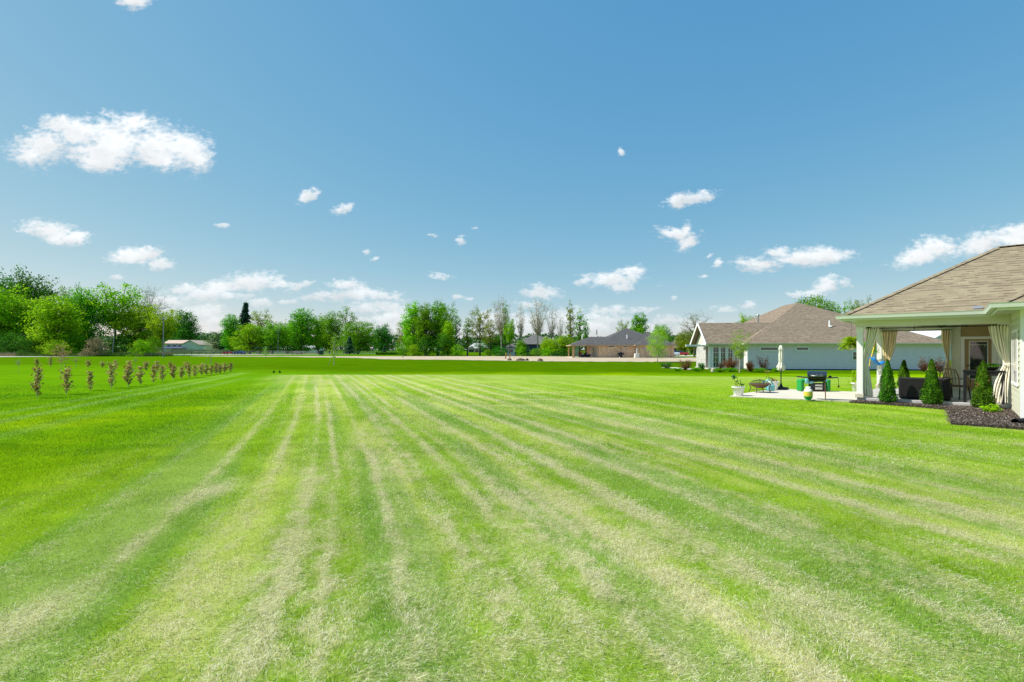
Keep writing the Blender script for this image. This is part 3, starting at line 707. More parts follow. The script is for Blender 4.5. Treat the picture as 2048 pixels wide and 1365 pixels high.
def build_archetypes():
    mk('round1', 11, 10, 4.2, .10, 'round', 15000, .27, n1=30, n2=6, clump=.27)
    mk('round2', 12, 10, 4.0, .08, 'round', 15000, .27, n1=28, n2=6, clump=.26)
    mk('round3', 13, 10, 4.4, .05, 'droop', 15000, .27, n1=32, n2=5, clump=.26)
    mk('tall1', 14, 10, 2.8, .06, 'tall', 13000, .25, n1=32, n2=6, clump=.34)
    mk('tall2', 15, 10, 2.6, .12, 'tall', 9500, .25, n1=26, n2=5, clump=.30)
    mk('open1', 16, 10, 3.6, .30, 'round', 4200, .23, n1=16, n2=5, clump=.20)
    mk('open2', 17, 10, 2.6, .35, 'tall', 2600, .21, n1=16, n2=5, clump=.20)
    mk('vase1', 18, 10, 3.8, .38, 'vase', 6500, .25, n1=18, n2=6, clump=.21)
    mk('slim1', 19, 10, 1.2, .22, 'tall', 2200, .20, n1=22, n2=4, clump=.30, trunk_r=.014)
    mk('bare1', 20, 10, 3.2, .32, 'vase', 1900, .13, n1=26, n2=6, clump=.10, twigs=True, bark='bark_grey', trunk_r=.02)
    mk('bare2', 21, 10, 2.4, .35, 'vase', 1100, .13, n1=20, n2=6, clump=.10, twigs=True, bark='bark_grey', trunk_r=.018)
    mk('bare3', 22, 10, 4.2, .25, 'round', 2400, .15, n1=26, n2=6, clump=.10, twigs=True, bark='bark', trunk_r=.022)
    mk('spruce', 23, 10, 2.6, .04, 'cone', 14000, .22, n1=110, n2=0, clump=.13, trunk_r=.018)
    mk('bush1', 24, 10, 7.5, .0, 'round', 4200, .55, n1=22, n2=3, clump=.24, trunk_r=.012)
    mk('bush2', 25, 10, 8, .0, 'droop', 3600, .6, n1=20, n2=3, clump=.24, trunk_r=.012)
    mk('young', 26, 10, 3.0, .14, 'tall', 9000, .16, n1=34, n2=5, clump=.26, trunk_r=.010, bark='bark_pale')
    mk('birchy', 27, 10, 3.3, .34, 'vase', 3800, .18, n1=20, n2=5, clump=.2, trunk_r=.012, bark='bark_pale')
    mk('sapling', 28, 10, 2.2, .40, 'round', 900, .22, n1=16, n2=4, clump=.22, trunk_r=.006, bark='bark_grey')
    mk('sapling2', 29, 10, 1.3, .22, 'tall', 700, .24, n1=18, n2=3, clump=.32, trunk_r=.007, bark='bark_grey')
    mk('whip', 30, 10, 1.6, .55, 'vase', 90, .22, n1=10, n2=3, clump=.2, trunk_r=.006, twigs=True, bark='bark_grey')

TREES = [
 # key, label, px, Y, top px, half width px, leaf material
 ('round1', 'dark tree at the left edge, tallest tip of the roadside woods', 8, 172, 548, 40, 'leaf_dark'),
 ('round1', 'dark green tree rising behind the woods, second from the left edge', 60, 165, 546, 46, 'leaf_dark'),
 ('round1', 'bright green tree filling the left edge of the roadside woods', 6, 146, 578, 62, 'leaf_bright'),
 ('open1', 'pale thin-leaved tree peeping between two dark crowns of the woods', 138, 170, 564, 30, 'leaf_mid'),
 ('tall1', 'yellow-green tree with a dark straight trunk in front of the woods', 113, 137, 590, 46, 'leaf_yellow'),
 ('round3', 'mid green tree between the left edge and the yellow-green tree', 58, 150, 600, 48, 'leaf_bright'),
 ('tall1', 'dense dark green tree just left of the spreading woods tree', 168, 148, 574, 36, 'leaf_mid'),
 ('vase1', 'spreading open-branched green tree above the leaning utility pole', 230, 152, 563, 56, 'leaf_bright'),
 ('bare3', 'nearly leafless tree rising behind the right end of the woods', 300, 165, 569, 34, 'leaf_pale'),
 ('round2', 'yellowish green tree right of the spreading woods tree', 280, 152, 607, 44, 'leaf_yellow'),
 ('vase1', 'yellow-green tree at the right end of the woods behind the tall pole', 326, 140, 616, 38, 'leaf_yellow'),
 ('round3', 'blue-green tree behind the cream garage', 370, 245, 621, 34, 'leaf_dark'),
 ('round1', 'dull green tree far behind the cream garage', 345, 262, 645, 30, 'leaf_dark'),
 ('round1', 'hazy distant tree between the garage and the pale sapling', 408, 330, 668, 22, 'leaf_far'),
 ('round2', 'hazy distant tree just left of the tall spruce group', 436, 330, 664, 22, 'leaf_far'),
 ('tall1', 'green tree with visible trunk left of the tall spruce', 463, 205, 627, 21, 'leaf_mid'),
 ('spruce', 'tall dark pointed spruce rising above the middle trees', 488, 212, 603, 27, 'leaf_spruce'),
 ('open1', 'pale thin-topped tree right behind the tall spruce', 520, 230, 617, 28, 'leaf_olive'),
 ('round3', 'low drooping green tree at the foot of the tall spruce', 500, 198, 648, 36, 'leaf_bright'),
 ('round1', 'rounded green tree just behind the split rail fence pole', 545, 200, 645, 29, 'leaf_mid'),
 ('round2', 'green tree between the fence pole and the tallest middle tree', 575, 215, 643, 28, 'leaf_mid'),
 ('tall1', 'broad upright green tree, tallest right of the fence pole', 602, 205, 615, 29, 'leaf_mid'),
 ('tall2', 'green tree right beside the tallest upright middle tree', 636, 215, 632, 24, 'leaf_mid'),
 ('round1', 'green tree with gaps behind the staked sapling', 659, 205, 626, 25, 'leaf_mid'),
 ('open2', 'open-topped tree sticking out above the middle trees', 692, 215, 613, 27, 'leaf_mid'),
 ('round2', 'domed dense green tree left of the last utility pole', 716, 200, 643, 34, 'leaf_mid'),
 ('round1', 'single rounded tree at the right end of the middle trees', 765, 225, 650, 23, 'leaf_dark'),
 ('spruce', 'small blue-green spruce in front of the domed tree', 699, 185, 673, 17, 'leaf_blue'),
 ('spruce', 'very small blue spruce at the end of the hedge row', 768, 175, 690, 7, 'leaf_blue'),
 # central grove
 ('open1', 'pale thin tree at the left end of the central grove', 810, 150, 640, 20, 'leaf_olive'),
 ('tall2', 'tall leafy tree at the left side of the central grove', 829, 145, 602, 25, 'leaf_bright'),
 ('bare2', 'bare twiggy tree sticking up from the left of the central grove', 850, 150, 594, 18, 'leaf_pale'),
 ('tall2', 'tall green tree with a dark trunk in mid central grove', 853, 142, 606, 24, 'leaf_mid'),
 ('tall2', 'tall green tree second from the right in the central grove', 875, 146, 600, 24, 'leaf_mid'),
 ('bare1', 'bare crown sticking up from the right of the central grove', 878, 152, 593, 22, 'leaf_olive'),
 ('open1', 'tall tree leaning right at the edge of the central grove', 896, 143, 603, 24, 'leaf_mid'),
 ('open2', 'slim dark tree at the right end of the central grove', 912, 148, 632, 14, 'leaf_dark'),
 ('tall1', 'yellow-green low tree inside the central grove', 896, 139, 640, 16, 'leaf_yellow'),
 ('slim1', 'small leaning tree alone right of the central grove', 935, 140, 637, 13, 'leaf_mid'),
 ('open1', 'tall olive-leaved tree, largest before the brown-gabled house', 960, 145, 611, 26, 'leaf_olive'),
 ('open2', 'olive tree beside the tall bare tree group', 980, 140, 640, 20, 'leaf_olive'),
 ('bare1', 'tall bare tree right of the olive trees', 1003, 138, 585, 28, 'leaf_olive'),
 ('slim1', 'thin straight leafy trunk beside the tall bare tree', 1010, 141, 600, 10, 'leaf_mid'),
 ('vase1', 'low green forked tree between the two bare trees', 1019, 136, 636, 17, 'leaf_bright'),
 ('bare2', 'slender bare tree in front of the dark blue house gable', 1042, 137, 600, 17, 'leaf_olive'),
 ('bare1', 'widest bare tree with two trunks above the dark blue house', 1075, 137, 587, 30, 'leaf_olive'),
 ('bare2', 'thin bare tree right of the two-trunked bare tree', 1103, 138, 604, 18, 'leaf_pale'),
 ('bare2', 'small crooked bare tree near the poplars', 1120, 134, 622, 12, 'leaf_pale'),
 ('slim1', 'tall slim light green poplar left of the brick house', 1141, 136, 599, 11, 'leaf_olive'),
 ('slim1', 'leafy poplar with dense top left of the brick house', 1159, 134, 616, 12, 'leaf_mid'),
 ('slim1', 'shorter poplar nearest the brick house porch', 1171, 137, 632, 9, 'leaf_mid'),
 ('round2', 'dark round tree behind the tall olive tree', 990, 185, 673, 34, 'leaf_dark'),
 ('round1', 'light green undergrowth tree left of the brick house', 1128, 128, 671, 24, 'leaf_bright'),
 ('round1', 'green tree growing over the dark blue house wing', 1096, 130, 676, 18, 'leaf_yellow'),
 ('tall1', 'ivy-covered dark low tree beside the white sunroom', 1043, 131, 680, 13, 'leaf_mid'),
 # right
 ('open1', 'pale thin tree behind the brick house roof', 1246, 180, 637, 13, 'leaf_olive'),
 ('tall2', 'green tree rising behind the brick house roof peak', 1278, 165, 625, 22, 'leaf_mid'),
 ('round2', 'dark green tree behind the right end of the brick house', 1322, 170, 649, 18, 'leaf_mid'),
 ('open2', 'thin bluish tree right of the brick house ridge', 1338, 180, 655, 9, 'leaf_blue'),
 ('bare3', 'wide sparse tree left of the grey-blue house gable', 1389, 125, 622, 33, 'leaf_olive'),
 ('round1', 'olive low tree behind the house with stone gable', 1365, 210, 663, 14, 'leaf_olive'),
 ('round2', 'olive tree under the wide sparse tree', 1384, 200, 660, 16, 'leaf_olive'),
 ('round1', 'bright green tree top peeping over the grey-blue house wing', 1490, 125, 631, 20, 'leaf_bright'),
 ('open1', 'pale tree top beside the bright one over the grey-blue house', 1512, 130, 628, 12, 'leaf_olive'),
 ('round2', 'big green tree behind the peak of the grey-blue house', 1634, 105, 592, 40, 'leaf_mid'),
 ('open1', 'thin grey-green tree above the grey-blue house right slope', 1690, 112, 596, 22, 'leaf_mid'),
 ('open1', 'olive tree just left of the tan porch roof', 1724, 110, 592, 26, 'leaf_olive'),
 ('round1', 'green tree seen under the porch beam behind the white house', 1884, 120, 650, 24, 'leaf_mid'),
]
BUSHES = [
 ('bush1', 'dark undergrowth bush at the left edge of the roadside woods', 12, 136, 668, 34, 'leaf_dark'),
 ('bush2', 'dark bush under the mid green roadside tree', 66, 134, 672, 34, 'leaf_dark'),
 ('bush1', 'low bright bush at the foot of the yellow-green roadside tree', 118, 130, 682, 28, 'leaf_bright'),
 ('bush2', 'dark bush left of the dry tan shrub', 150, 136, 668, 24, 'leaf_mid'),
 ('bush1', 'dark bush behind the leaning utility pole', 248, 146, 672, 30, 'leaf_dark'),
 ('bush2', 'bright green bush right of the leaning utility pole', 284, 128, 680, 22, 'leaf_bright'),
 ('bush1', 'dark bush right of the bright bush near the cream garage', 304, 136, 676, 15, 'leaf_mid'),
 ('bush2', 'dry tan leafless shrub before the roadside woods', 190, 128, 676, 22, 'leaf_dry'),
 ('bush1', 'dark low bush at the left foot of the central grove', 812, 138, 680, 20, 'leaf_mid'),
 ('bush2', 'yellow-green bush at the left foot of the central grove', 826, 134, 690, 14, 'leaf_yellow'),
 ('bush1', 'dark bush in the middle of the central grove', 850, 138, 675, 24, 'leaf_dark'),
 ('bush2', 'darkest bush at the right foot of the central grove', 888, 138, 668, 24, 'leaf_dark'),
 ('bush1', 'bright bush at the right end of the central grove', 915, 136, 690, 13, 'leaf_bright'),
 ('bush2', 'clipped green bush before the brown-gabled house', 975, 132, 699, 10, 'leaf_mid'),
 ('bush1', 'dark bush left of the wooden marker stakes', 1000, 130, 694, 15, 'leaf_dark'),
 ('bush2', 'green bush just right of the white sunroom', 1045, 128, 692, 11, 'leaf_mid'),
 ('bush1', 'low green bush below the two-trunked bare tree', 1070, 128, 698, 14, 'leaf_mid'),
 ('bush2', 'low bright bush in front of the dark blue house wing', 1095, 128, 695, 15, 'leaf_bright'),
 ('bush1', 'low dark bush left of the brick house porch', 1122, 126, 697, 14, 'leaf_dark'),
 ('bush2', 'bush touching the brick house porch post', 1143, 130, 696, 9, 'leaf_mid'),
]
def build_trees():
    for r in TREES:
        tree(r[0], 'spruce_tree' if r[0] == 'spruce' else ('poplar_tree' if 'poplar' in r[1] else 'tree'), r[1], *r[2:7])
    for r in BUSHES: tree(r[0], 'bush', r[1], *r[2:7], cat='bush', basez=-.1)
    # saplings on the near lawn
    def sap(key, name, label, px, pyb, top, w, lm, stake=False, Y=None):
        Y = Y or 1700 / (pyb - 700); t = tree(key, name, label, px, Y, top, w, lm, cat='sapling', basez=0)
        if stake:
            for sx in (-.55, .12):
                b = MB(); b.tube([(sx, -.3, 0), (0.0, 0, 1.5)], .016, 5); o = b.build('stake', MT['wood_grey'], t)
                o.scale = (1 / t.scale[0], 1 / t.scale[1], 1 / t.scale[2]); o.rotation_euler = (0, 0, -t.rotation_euler[2])
        return t
    sap('sapling2', 'sapling', 'staked leafy sapling on the lawn before the split rail fence', 668, 730.5, 664, 12, 'leaf_yellow', True)
    sap('sapling', 'sapling', 'staked pale sapling beyond the far end of the copper row', 422, 728.5, 665, 18, 'leaf_pale', True)
    sap('sapling2', 'sapling', 'small thin sapling beside the fence pole', 531, 717, 692, 6, 'leaf_yellow')
    sap('whip', 'sapling', 'leafless whip sapling left of the central grove', 806, 723, 708, 5, 'leaf_olive')
    sap('whip', 'sapling', 'bare sapling at the far left lawn behind the copper row', 37, 747, 716, 7, 'leaf_pale')
    sap('sapling', 'sapling', 'orange-leaved thin sapling behind the first copper shrubs', 122, 751, 686, 17, 'leaf_orange')
    sap('whip', 'sapling', 'bare thin sapling in the middle of the copper row', 271, 737, 713, 6, 'leaf_pale')
    sap('whip', 'sapling', 'pale wispy sapling behind the second copper shrub', 152, 735, 714, 10, 'leaf_orange')
    # front yard trees
    t = tree('young', 'young_tree', 'fresh green young tree in front of the brick house', 1315, 70, 653, 23, 'leaf_yellow', basez=0)
    tree('birchy', 'young_tree', 'pale-stemmed young tree at the grey-blue house bed', 1479, 46.5, 657, 26, 'leaf_yellow')
    # low hedge left of the grove
    b = [('hedge', 'clipped dark hedge row before the rounded single tree', 752, 821, 704.5, 168)]
    for nm, lb, x0, x1, tp, Y in b:
        rs = np.random.RandomState(4); n = 9000; X0, X1 = ax(x0, Y), ax(x1, Y); H = az(tp, Y)
        cx = rs.uniform(X0, X1, n); ph = .75 + .25 * np.abs(np.sin(cx * 1.9)); z = rs.rand(n) ** .7 * H * ph; y = Y + rs.normal(0, .6, n)
        C = np.stack([cx, y, z], 1); N_ = rs.normal(size=(n, 3)); N_[:, 2] += .6; N_[:, 1] -= .5
        root = empty(nm, ((X0 + X1) / 2, Y, 0), 0, lb, 'hedge')
        me = leaf_mesh('foliage', C - np.array([(X0 + X1) / 2, Y, 0]), N_, rs.uniform(.15, .35, n), np.clip(rs.normal(.5, .2, n), 0, 1), MT['leaf_dark'])
        link(bpy.data.objects.new('foliage', me), root)
        st_ = MB()
        for k in range(9): st_.tube([((X1 - X0) * (k / 8 - .5) * .92, 0, 0), ((X1 - X0) * (k / 8 - .5) * .92 + .1, 0, H * .7)], .05, 4)
        tag(st_.build('stem', MT['bark'], root), kind='stuff')
    # far woods along the horizon: nobody could count these
    rs = np.random.RandomState(8); n = 60000
    x = rs.uniform(-620, 620, n); Y = rs.uniform(470, 540, n); tp = 9 + 9 * fbm(x * .02, x * 0, 3, 90) + 5 * fbm(x * .15, x * 0, 2, 92)
    z = tp * rs.rand(n) ** .75; C = np.stack([x, Y, z], 1); N_ = rs.normal(size=(n, 3)); N_[:, 2] += .5; N_[:, 1] -= .6
    me = leaf_mesh('distant_woods', C, N_, rs.uniform(1.2, 2.8, n), np.clip(rs.normal(.45, .2, n) , 0, 1), MT['leaf_far'])
    tag(link(bpy.data.objects.new('distant_woods', me)), 'hazy dark woods along the horizon', 'woods', kind='stuff')
    # rough grass verge in front of the left woods and under the groves
    n = 26000; px = rs.uniform(-80, 345, n); Y = rs.uniform(127, 150, n); x = (px - 1024) * Y / 1000
    L = rs.uniform(.3, 1.1, n) * (.5 + fbm(x * .1, Y * .1, 2, 95)); th = rs.uniform(0, 6.28, n); w = .09
    A = np.stack([x - w, Y, 0 * x], 1); B = np.stack([x + w, Y, 0 * x], 1); T_ = np.stack([x + np.cos(th) * L * .4, Y + np.sin(th) * L * .4, L], 1)
    c = np.where((fbm(x * .08, Y * .1, 3, 97) > .5)[:, None], np.array([.34, .3, .16]), np.array([.09, .19, .02])) * rs.uniform(.6, 1.3, n)[:, None]
    me = tri_mesh('rough_grass', np.stack([A, B, T_], 1), 3, c, blade_mat('rough_grass', .3)); tag(link(bpy.data.objects.new('rough_grass', me)), 'rough dry grass along the road before the woods', 'grass', kind='stuff')

# ------------------------------------------------------------------ copper columnar shrubs (saplings in a row)
def build_rows():
    rnd = random.Random(31)
    def proto(seed, Hh=1.2, n=190, rad=.17):
        r = random.Random(seed); rs = np.random.RandomState(seed); b = MB()
        b.tube([(0, 0, 0), (.01, 0, Hh * .5), (.02, .01, Hh)], [.014, .010, .004], 5)
        C = []; 
        for k in range(54):
            z = Hh * (.05 + .9 * r.random()); a = r.uniform(0, 6.28); rr = rad * (.35 + .65 * r.random()) * (.6 + .4 * math.sin(3.1 * min(1, z / Hh + .12)))
            e = (rr * math.cos(a), rr * math.sin(a), z + rr * 1.5)
            b.tube([(.01, 0, z), e], [.004, .002], 3, caps=False); C += [(e[0] * t, e[1] * t, z + rr * t * 1.5) for t in (.3, .65, 1.0, 1.1)]
        C = np.array(C); C = np.repeat(C, max(1, n // len(C) + 1), 0) + rs.normal(0, .022, (len(C) * max(1, n // len(C) + 1), 3))
        N_ = rs.normal(size=C.shape); N_[:, 2] += .3
        return b, leaf_mesh('foliage', C, N_, rs.uniform(.035, .085, len(C)), np.clip(rs.normal(.5, .36, len(C)), 0, 1), MT['leaf_copper'])
    protos = [proto(s, n=k, rad=w) for s, k, w in ((1, 800, .22), (2, 650, .2), (3, 480, .16), (4, 620, .22))]
    stems = [None] * 4
    row = [(75, 796.5, 735), (133, 789, 737), (181, 781.5, 744), (223, 777, 730), (256, 774, 731), (281, 770.5, 736), (307, 766, 731), (325, 763, 733), (346, 759.6, 731), (363, 757, 736),
           (378, 756, 729), (390, 755, 732), (402, 752, 728), (413, 751, 731), (422.5, 749.3, 732), (432.5, 749, 727), (440, 748, 730), (449, 746, 728), (461, 744.5, 726.5)]
    nth = ['nearest and tallest', 'second', 'short third', 'forked fourth', 'bushy fifth', 'sixth', 'seventh', 'eighth', 'ninth', 'low pale tenth', 'eleventh', 'twelfth', 'thirteenth', 'fourteenth',
           'fifteenth', 'sixteenth', 'seventeenth', 'eighteenth', 'last and farthest']
    back = [(74, 733, 719), (101, 734, 715), (177, 735.5, 721), (204.5, 735.5, 724), (231, 741, 721), (259, 742, 723), (292, 742, 724), (314, 744, 724), (341, 742, 724.5), (373, 741, 725)]
    bl = ['back row copper shrub behind the nearest front one', 'pale back row copper shrub right of the bare sapling', 'small back row copper shrub, third from the left', 'tiny back row copper shrub, fourth from the left',
          'back row copper shrub rising behind the forked front one', 'back row copper shrub behind the bushy front one', 'back row copper shrub behind the sixth front one', 'back row copper shrub behind the seventh front one',
          'back row copper shrub behind the ninth front one', 'back row copper shrub farthest along, behind the eleventh']
    def put(i, px, pyb, top, label, group):
        Y = 1700 / (pyb - 700); X = ax(px, Y); H = az(top, Y)
        root = empty('copper_shrub', (X, Y, 0), rnd.uniform(0, 6.28), label, 'shrub', group); k = i % 4
        if pyb > 785: k = 0
        w = (.9 + .3 * rnd.random()) * min(1.5, .9 + .012 * (Y - 17)); root.scale = (w, w, H / 1.2)
        if stems[k] is None: stems[k] = protos[k][0].build('stem', MT['bark_grey'], root).data
        else: link(bpy.data.objects.new('stem', stems[k]), root)
        link(bpy.data.objects.new('foliage', protos[k][1]), root)
    for i, (px, pyb, top) in enumerate(row): put(i, px, pyb, top, f'{nth[i]} copper-leaved columnar shrub of the front row', 'copper shrubs planted in the front row')
    for i, (px, pyb, top) in enumerate(back): put(i + 2, px, pyb, top, bl[i], 'copper shrubs planted in the back row')
    # two tiny dwarf conifers at the mowing edge
    for px, lb in ((547.5, 'left one of two tiny dark conifers on the lawn'), (559.5, 'right one of two tiny dark conifers on the lawn')):
        tree('spruce', 'dwarf_conifer', lb, px, 36.5, 741, 3.8, 'leaf_spruce', cat='conifer', group='tiny conifers on the lawn', basez=0)
# ------------------------------------------------------------------ building helpers (local coordinates of a thing)
def sweep(path, prof, closed=False):
    """mitred sweep of profile [(outward, z)] along a horizontal path; outward is to the right of travel"""
    n = len(path); b = MB(); vs = []; k = len(prof)
    for i in range(n):
        p = Vector(path[i][:2])
        d0 = (Vector(path[i][:2]) - Vector(path[i - 1][:2])).normalized() if (i > 0 or closed) else None
        d1 = (Vector(path[(i + 1) % n][:2]) - p).normalized() if (i < n - 1 or closed) else None
        if d0 is None: d0 = d1
        if d1 is None: d1 = d0
        n0 = Vector((d0.y, -d0.x)); n1 = Vector((d1.y, -d1.x)); m = (n0 + n1); m.normalize(); m = m / max(.3, m.dot(n0))
        for o_, z in prof: vs.append((p.x + m.x * o_, p.y + m.y * o_, z))
    fs = []
    for i in range(n if closed else n - 1):
        j = (i + 1) % n
        for q in range(k): fs.append((i * k + q, i * k + (q + 1) % k, j * k + (q + 1) % k, j * k + q))
    b.add(vs, fs)
    if not closed: b.add(vs[:k], [tuple(range(k))]); b.add(vs[-k:], [tuple(range(k - 1, -1, -1))])
    return b
def slab_roof(b, polys, th=.05):
    """each poly = list of 3D points seen ccw from above; gives a thin closed slab"""
    for P in polys:
        n = len(P); lo = [(x, y, z - th) for x, y, z in P]
        b.add(list(P) + lo, [tuple(range(n)), tuple(range(2 * n - 1, n - 1, -1))] + [(i, n + i, n + (i + 1) % n, (i + 1) % n) for i in range(n)])
def hip(x0, x1, y0, y1, ze, p, axis='x', ends=(None, None)):
    """hip roof polygons. axis = ridge direction; ends = hip run at each end (0 = gable)"""
    if axis == 'x':
        w = (y1 - y0) / 2; e0 = w if ends[0] is None else ends[0]; e1 = w if ends[1] is None else ends[1]; zr = ze + p * w; ym = (y0 + y1) / 2
        A, B = (x0 + e0, ym, zr), (x1 - e1, ym, zr); c = [(x0, y0, ze), (x1, y0, ze), (x1, y1, ze), (x0, y1, ze)]
        P = [[c[0], c[1], B, A], [c[2], c[3], A, B]]
        if e0 > 0: P.append([c[3], c[0], A])
        if e1 > 0: P.append([c[1], c[2], B])
        return P
    Q = hip(y0, y1, x0, x1, ze, p, 'x', ends)
    return [[(y, x, z) for x, y, z in reversed(poly)] for poly in Q]
GUT = [(0, 0), (.02, -.11), (.11, -.11), (.13, -.03), (.145, 0)]
def gutter(path, z, closed=False, name='gutter', m='gutter', parent=None, s=1.0):
    return sweep(path, [(o * s, z + q * s) for o, q in GUT], closed).build(name, MT[m], parent)
def laps(b, x0, x1, y, z0, z1, step=.17, proud=.02, face=-1, axis='x'):
    """lap siding on a vertical plane facing -y (face=-1) or +y; axis='y' swaps"""
    z = z0
    while z < z1 - 1e-4:
        t = min(z + step, z1); a, c = y, y + face * proud
        vs = [(x0, c, z), (x1, c, z), (x1, a + face * .004, t), (x0, a + face * .004, t), (x0, a, z), (x1, a, z)]
        if axis == 'y': vs = [(q[1], q[0], q[2]) for q in vs]
        b.add(vs, [(0, 1, 2, 3), (4, 5, 1, 0)]); z = t
    return b
def window(par, x, y, z, w, h, dx=1, dy=0, out=(0, -1), cols=1, rows=1, name='window', fm='white', gm='glass', fw=.07, pr=1.0):
    """framed window centred at x,y,z (z = centre); (dx,dy) along, out = outward normal"""
    def P(a, o, zz): return (x + dx * a + out[0] * o, y + dy * a + out[1] * o, zz)
    rz = math.atan2(dy, dx)
    f = MB()
    f.box(P(0, .03 * pr, z + h / 2 + fw / 2), (w + 2 * fw, .07 * pr, fw), rz); f.box(P(0, .04 * pr, z - h / 2 - fw / 2), (w + 2 * fw + .04, .09 * pr, fw), rz)
    f.box(P(-w / 2 - fw / 2, .03 * pr, z), (fw, .068 * pr, h), rz); f.box(P(w / 2 + fw / 2, .03 * pr, z), (fw, .068 * pr, h), rz)
    for k in range(1, cols): f.box(P(-w / 2 + w * k / cols, .028 * pr, z), (.035, .05 * pr, h), rz)
    for k in range(1, rows): f.box(P(0, .026 * pr, z - h / 2 + h * k / rows), (w, .045 * pr, .03), rz)
    o = f.build(name, MT[fm], par); MB().box(P(0, .012 * min(1, pr + .3), z), (w, .02 * min(1, pr + .3), h), rz).build('pane', MT[gm], o); return o

def build_near_house():
    H = empty('porch_house', (OX, OY, 0), HROT, 'cream sided house with tan shingle hip roof and open corner porch', 'house')
    ZE = 2.80; OV = .45; XR = 12.5; YB = 7.29
    # slab
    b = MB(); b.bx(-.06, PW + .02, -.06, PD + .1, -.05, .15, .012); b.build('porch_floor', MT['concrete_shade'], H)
    # posts with stone-like base blocks
    for x, y in ((.0, .0), (.0, PD)):
        b = MB(); b.box((x + .02, y + .02, 1.36), (.17, .17, 2.16), bev=.008); b.box((x + .02, y + .02, 2.36), (.21, .21, .07))
        o = b.build('post', MT['white'], H)
        MB().box((x + .01, y + .01, .215), (.24, .24, .13), bev=.01).build('post_base', MT['cushion'], o)
    # beams
    b = MB(); b.bx(-.10, PW - .003, -.10, .12, 2.44, 2.70); b.bx(-.10, .12, .123, PD + .12, 2.443, 2.70); b.bx(.123, 2.3, PD - .10, PD + .117, 2.446, 2.70); b.build('beam', MT['cream'], H)
    MB().bx(.0, PW, .0, PD, 2.705, 2.73).build('porch_ceiling', MT['white'], H)
    b = MB(); b.bx(-OV + .01, XR, -OV + .01, -.102, 2.69, 2.704); b.bx(-OV + .01, -.102, -.10, YB - .02, 2.69, 2.704); b.bx(PW - OV + .01, PW, -WG - OV + .01, -OV + .008, 2.692, 2.706); b.bx(PW + .002, XR, -WG - OV + .012, -WG - .002, 2.69, 2.704)
    so_ = b.build('soffit', MT['cream'], H)
    # round soffit vents
    for q in (-.9, -1.9): MB().lathe([(.07, 0), (.07, -.008), (.045, -.012)], (PW - .22, q, 2.691), 14).build('soffit_vent', MT['cushion'], so_)
    # roof
    b = MB(); slab_roof(b, hip(-OV, 16, -OV, YB, ZE, .60), .04)
    slab_roof(b, hip(PW - OV, PW - OV + 7.7, -WG - OV, 3.42, ZE + .004, .60, 'y', (None, 0)), .04)
    rf = b.build('roof', MT['roof_tan'], H)
    # hip cap shingles
    w = (YB + OV) / 2
    def cap(p0, p1, wd=.15, st=.2):
        b = MB(); p0, p1 = Vector(p0), Vector(p1); n = int((p1 - p0).length / st); d = (p1 - p0).normalized(); s_ = d.cross(Vector((0, 0, 1))).normalized() * wd; up = s_.cross(d).normalized() * -1
        if up.z < 0: up = -up
        for i in range(n):
            a = p0 + d * (i * st); e = a + d * (st * 1.12); 
            vs = [a + up * .01, a + s_ - Vector((0, 0, wd * .30)) + up * .02, e + s_ - Vector((0, 0, wd * .30)) + up * .01, e + up * .015, e - s_ - Vector((0, 0, wd * .30)) + up * .01, a - s_ - Vector((0, 0, wd * .30)) + up * .02]
            b.add(vs, [(0, 1, 2, 3), (0, 3, 4, 5)])
        b.build('ridge_cap', MT['roof_tan'], rf)
    pk = (-OV + w, -OV + w, ZE + .6 * w)
    cap((-OV, -OV, ZE), pk); cap((-OV, YB, ZE), pk); cap(pk, (12.1, -OV + w, ZE + .6 * w))
    e0 = (PW - OV, -WG - OV, ZE + .004); cap(e0, (e0[0] + 3.85, e0[1] + 3.85, e0[2] + .6 * 3.85))
    # gutter all the way round the visible eaves
    g_ = gutter([(-OV, YB), (-OV, -OV), (PW - OV, -OV), (PW - OV, -WG - OV), (XR, -WG - OV)], ZE + .005, parent=H)
    b = sweep([(-OV + .004, YB), (-OV + .004, -OV + .004), (PW - OV + .004, -OV + .004), (PW - OV + .004, -WG - OV + .004), (XR, -WG - OV + .004)], [(0, ZE - .055), (0, ZE - .17), (-.02, ZE - .17), (-.02, ZE - .055)]); b.build('fascia', MT['gutter'], H)
    MB().box((PW - OV - .26, -OV + .10, ZE + .10), (.20, .015, .08), 0, R(-30)).build('splash_guard', MT['steel'], g_)
    # walls: door wall, inside side wall, wing walls
    b = MB(); b.bx(2.3, PW, PD, PD + .12, .15, 2.70); b.bx(PW, PW + .12, -WG, PD + .12, 0.0, 2.70); b.bx(PW + .12, XR, -WG, -WG + .12, 0, 2.70)
    b.bx(PW + .122, XR, PD + 1, PD + 1.1, 0, 2.7); b.bx(XR - .1, XR, -WG + .122, PD + .998, 0, 2.7)
    b.build('wall', MT['cream'], H)
    b = MB(); laps(b, -WG + .10, -.14, PW, .05, 2.68, .152, .022, -1, 'y'); b.build('side_siding', MT['cream_siding'], H)
    b = MB(); laps(b, PW + .10, XR, -WG, .05, 2.68, .152, .022); b.build('front_siding', MT['cream_siding'], H)
    b = MB(); laps(b, 2.52, PW - .02, PD, 2.2, 2.68, .12, .018); b.build('door_transom_siding', MT['tan_siding'], H)
    b = MB(); b.bx(PW - .03, PW + .10, -WG - .03, -WG + .10, .0, 2.69); b.build('corner_board', MT['white'], H)
    b = MB(); b.bx(PW - .028, PW + .002, -WG + .102, -.14, 2.52, 2.69); b.build('frieze_board', MT['cream'], H)
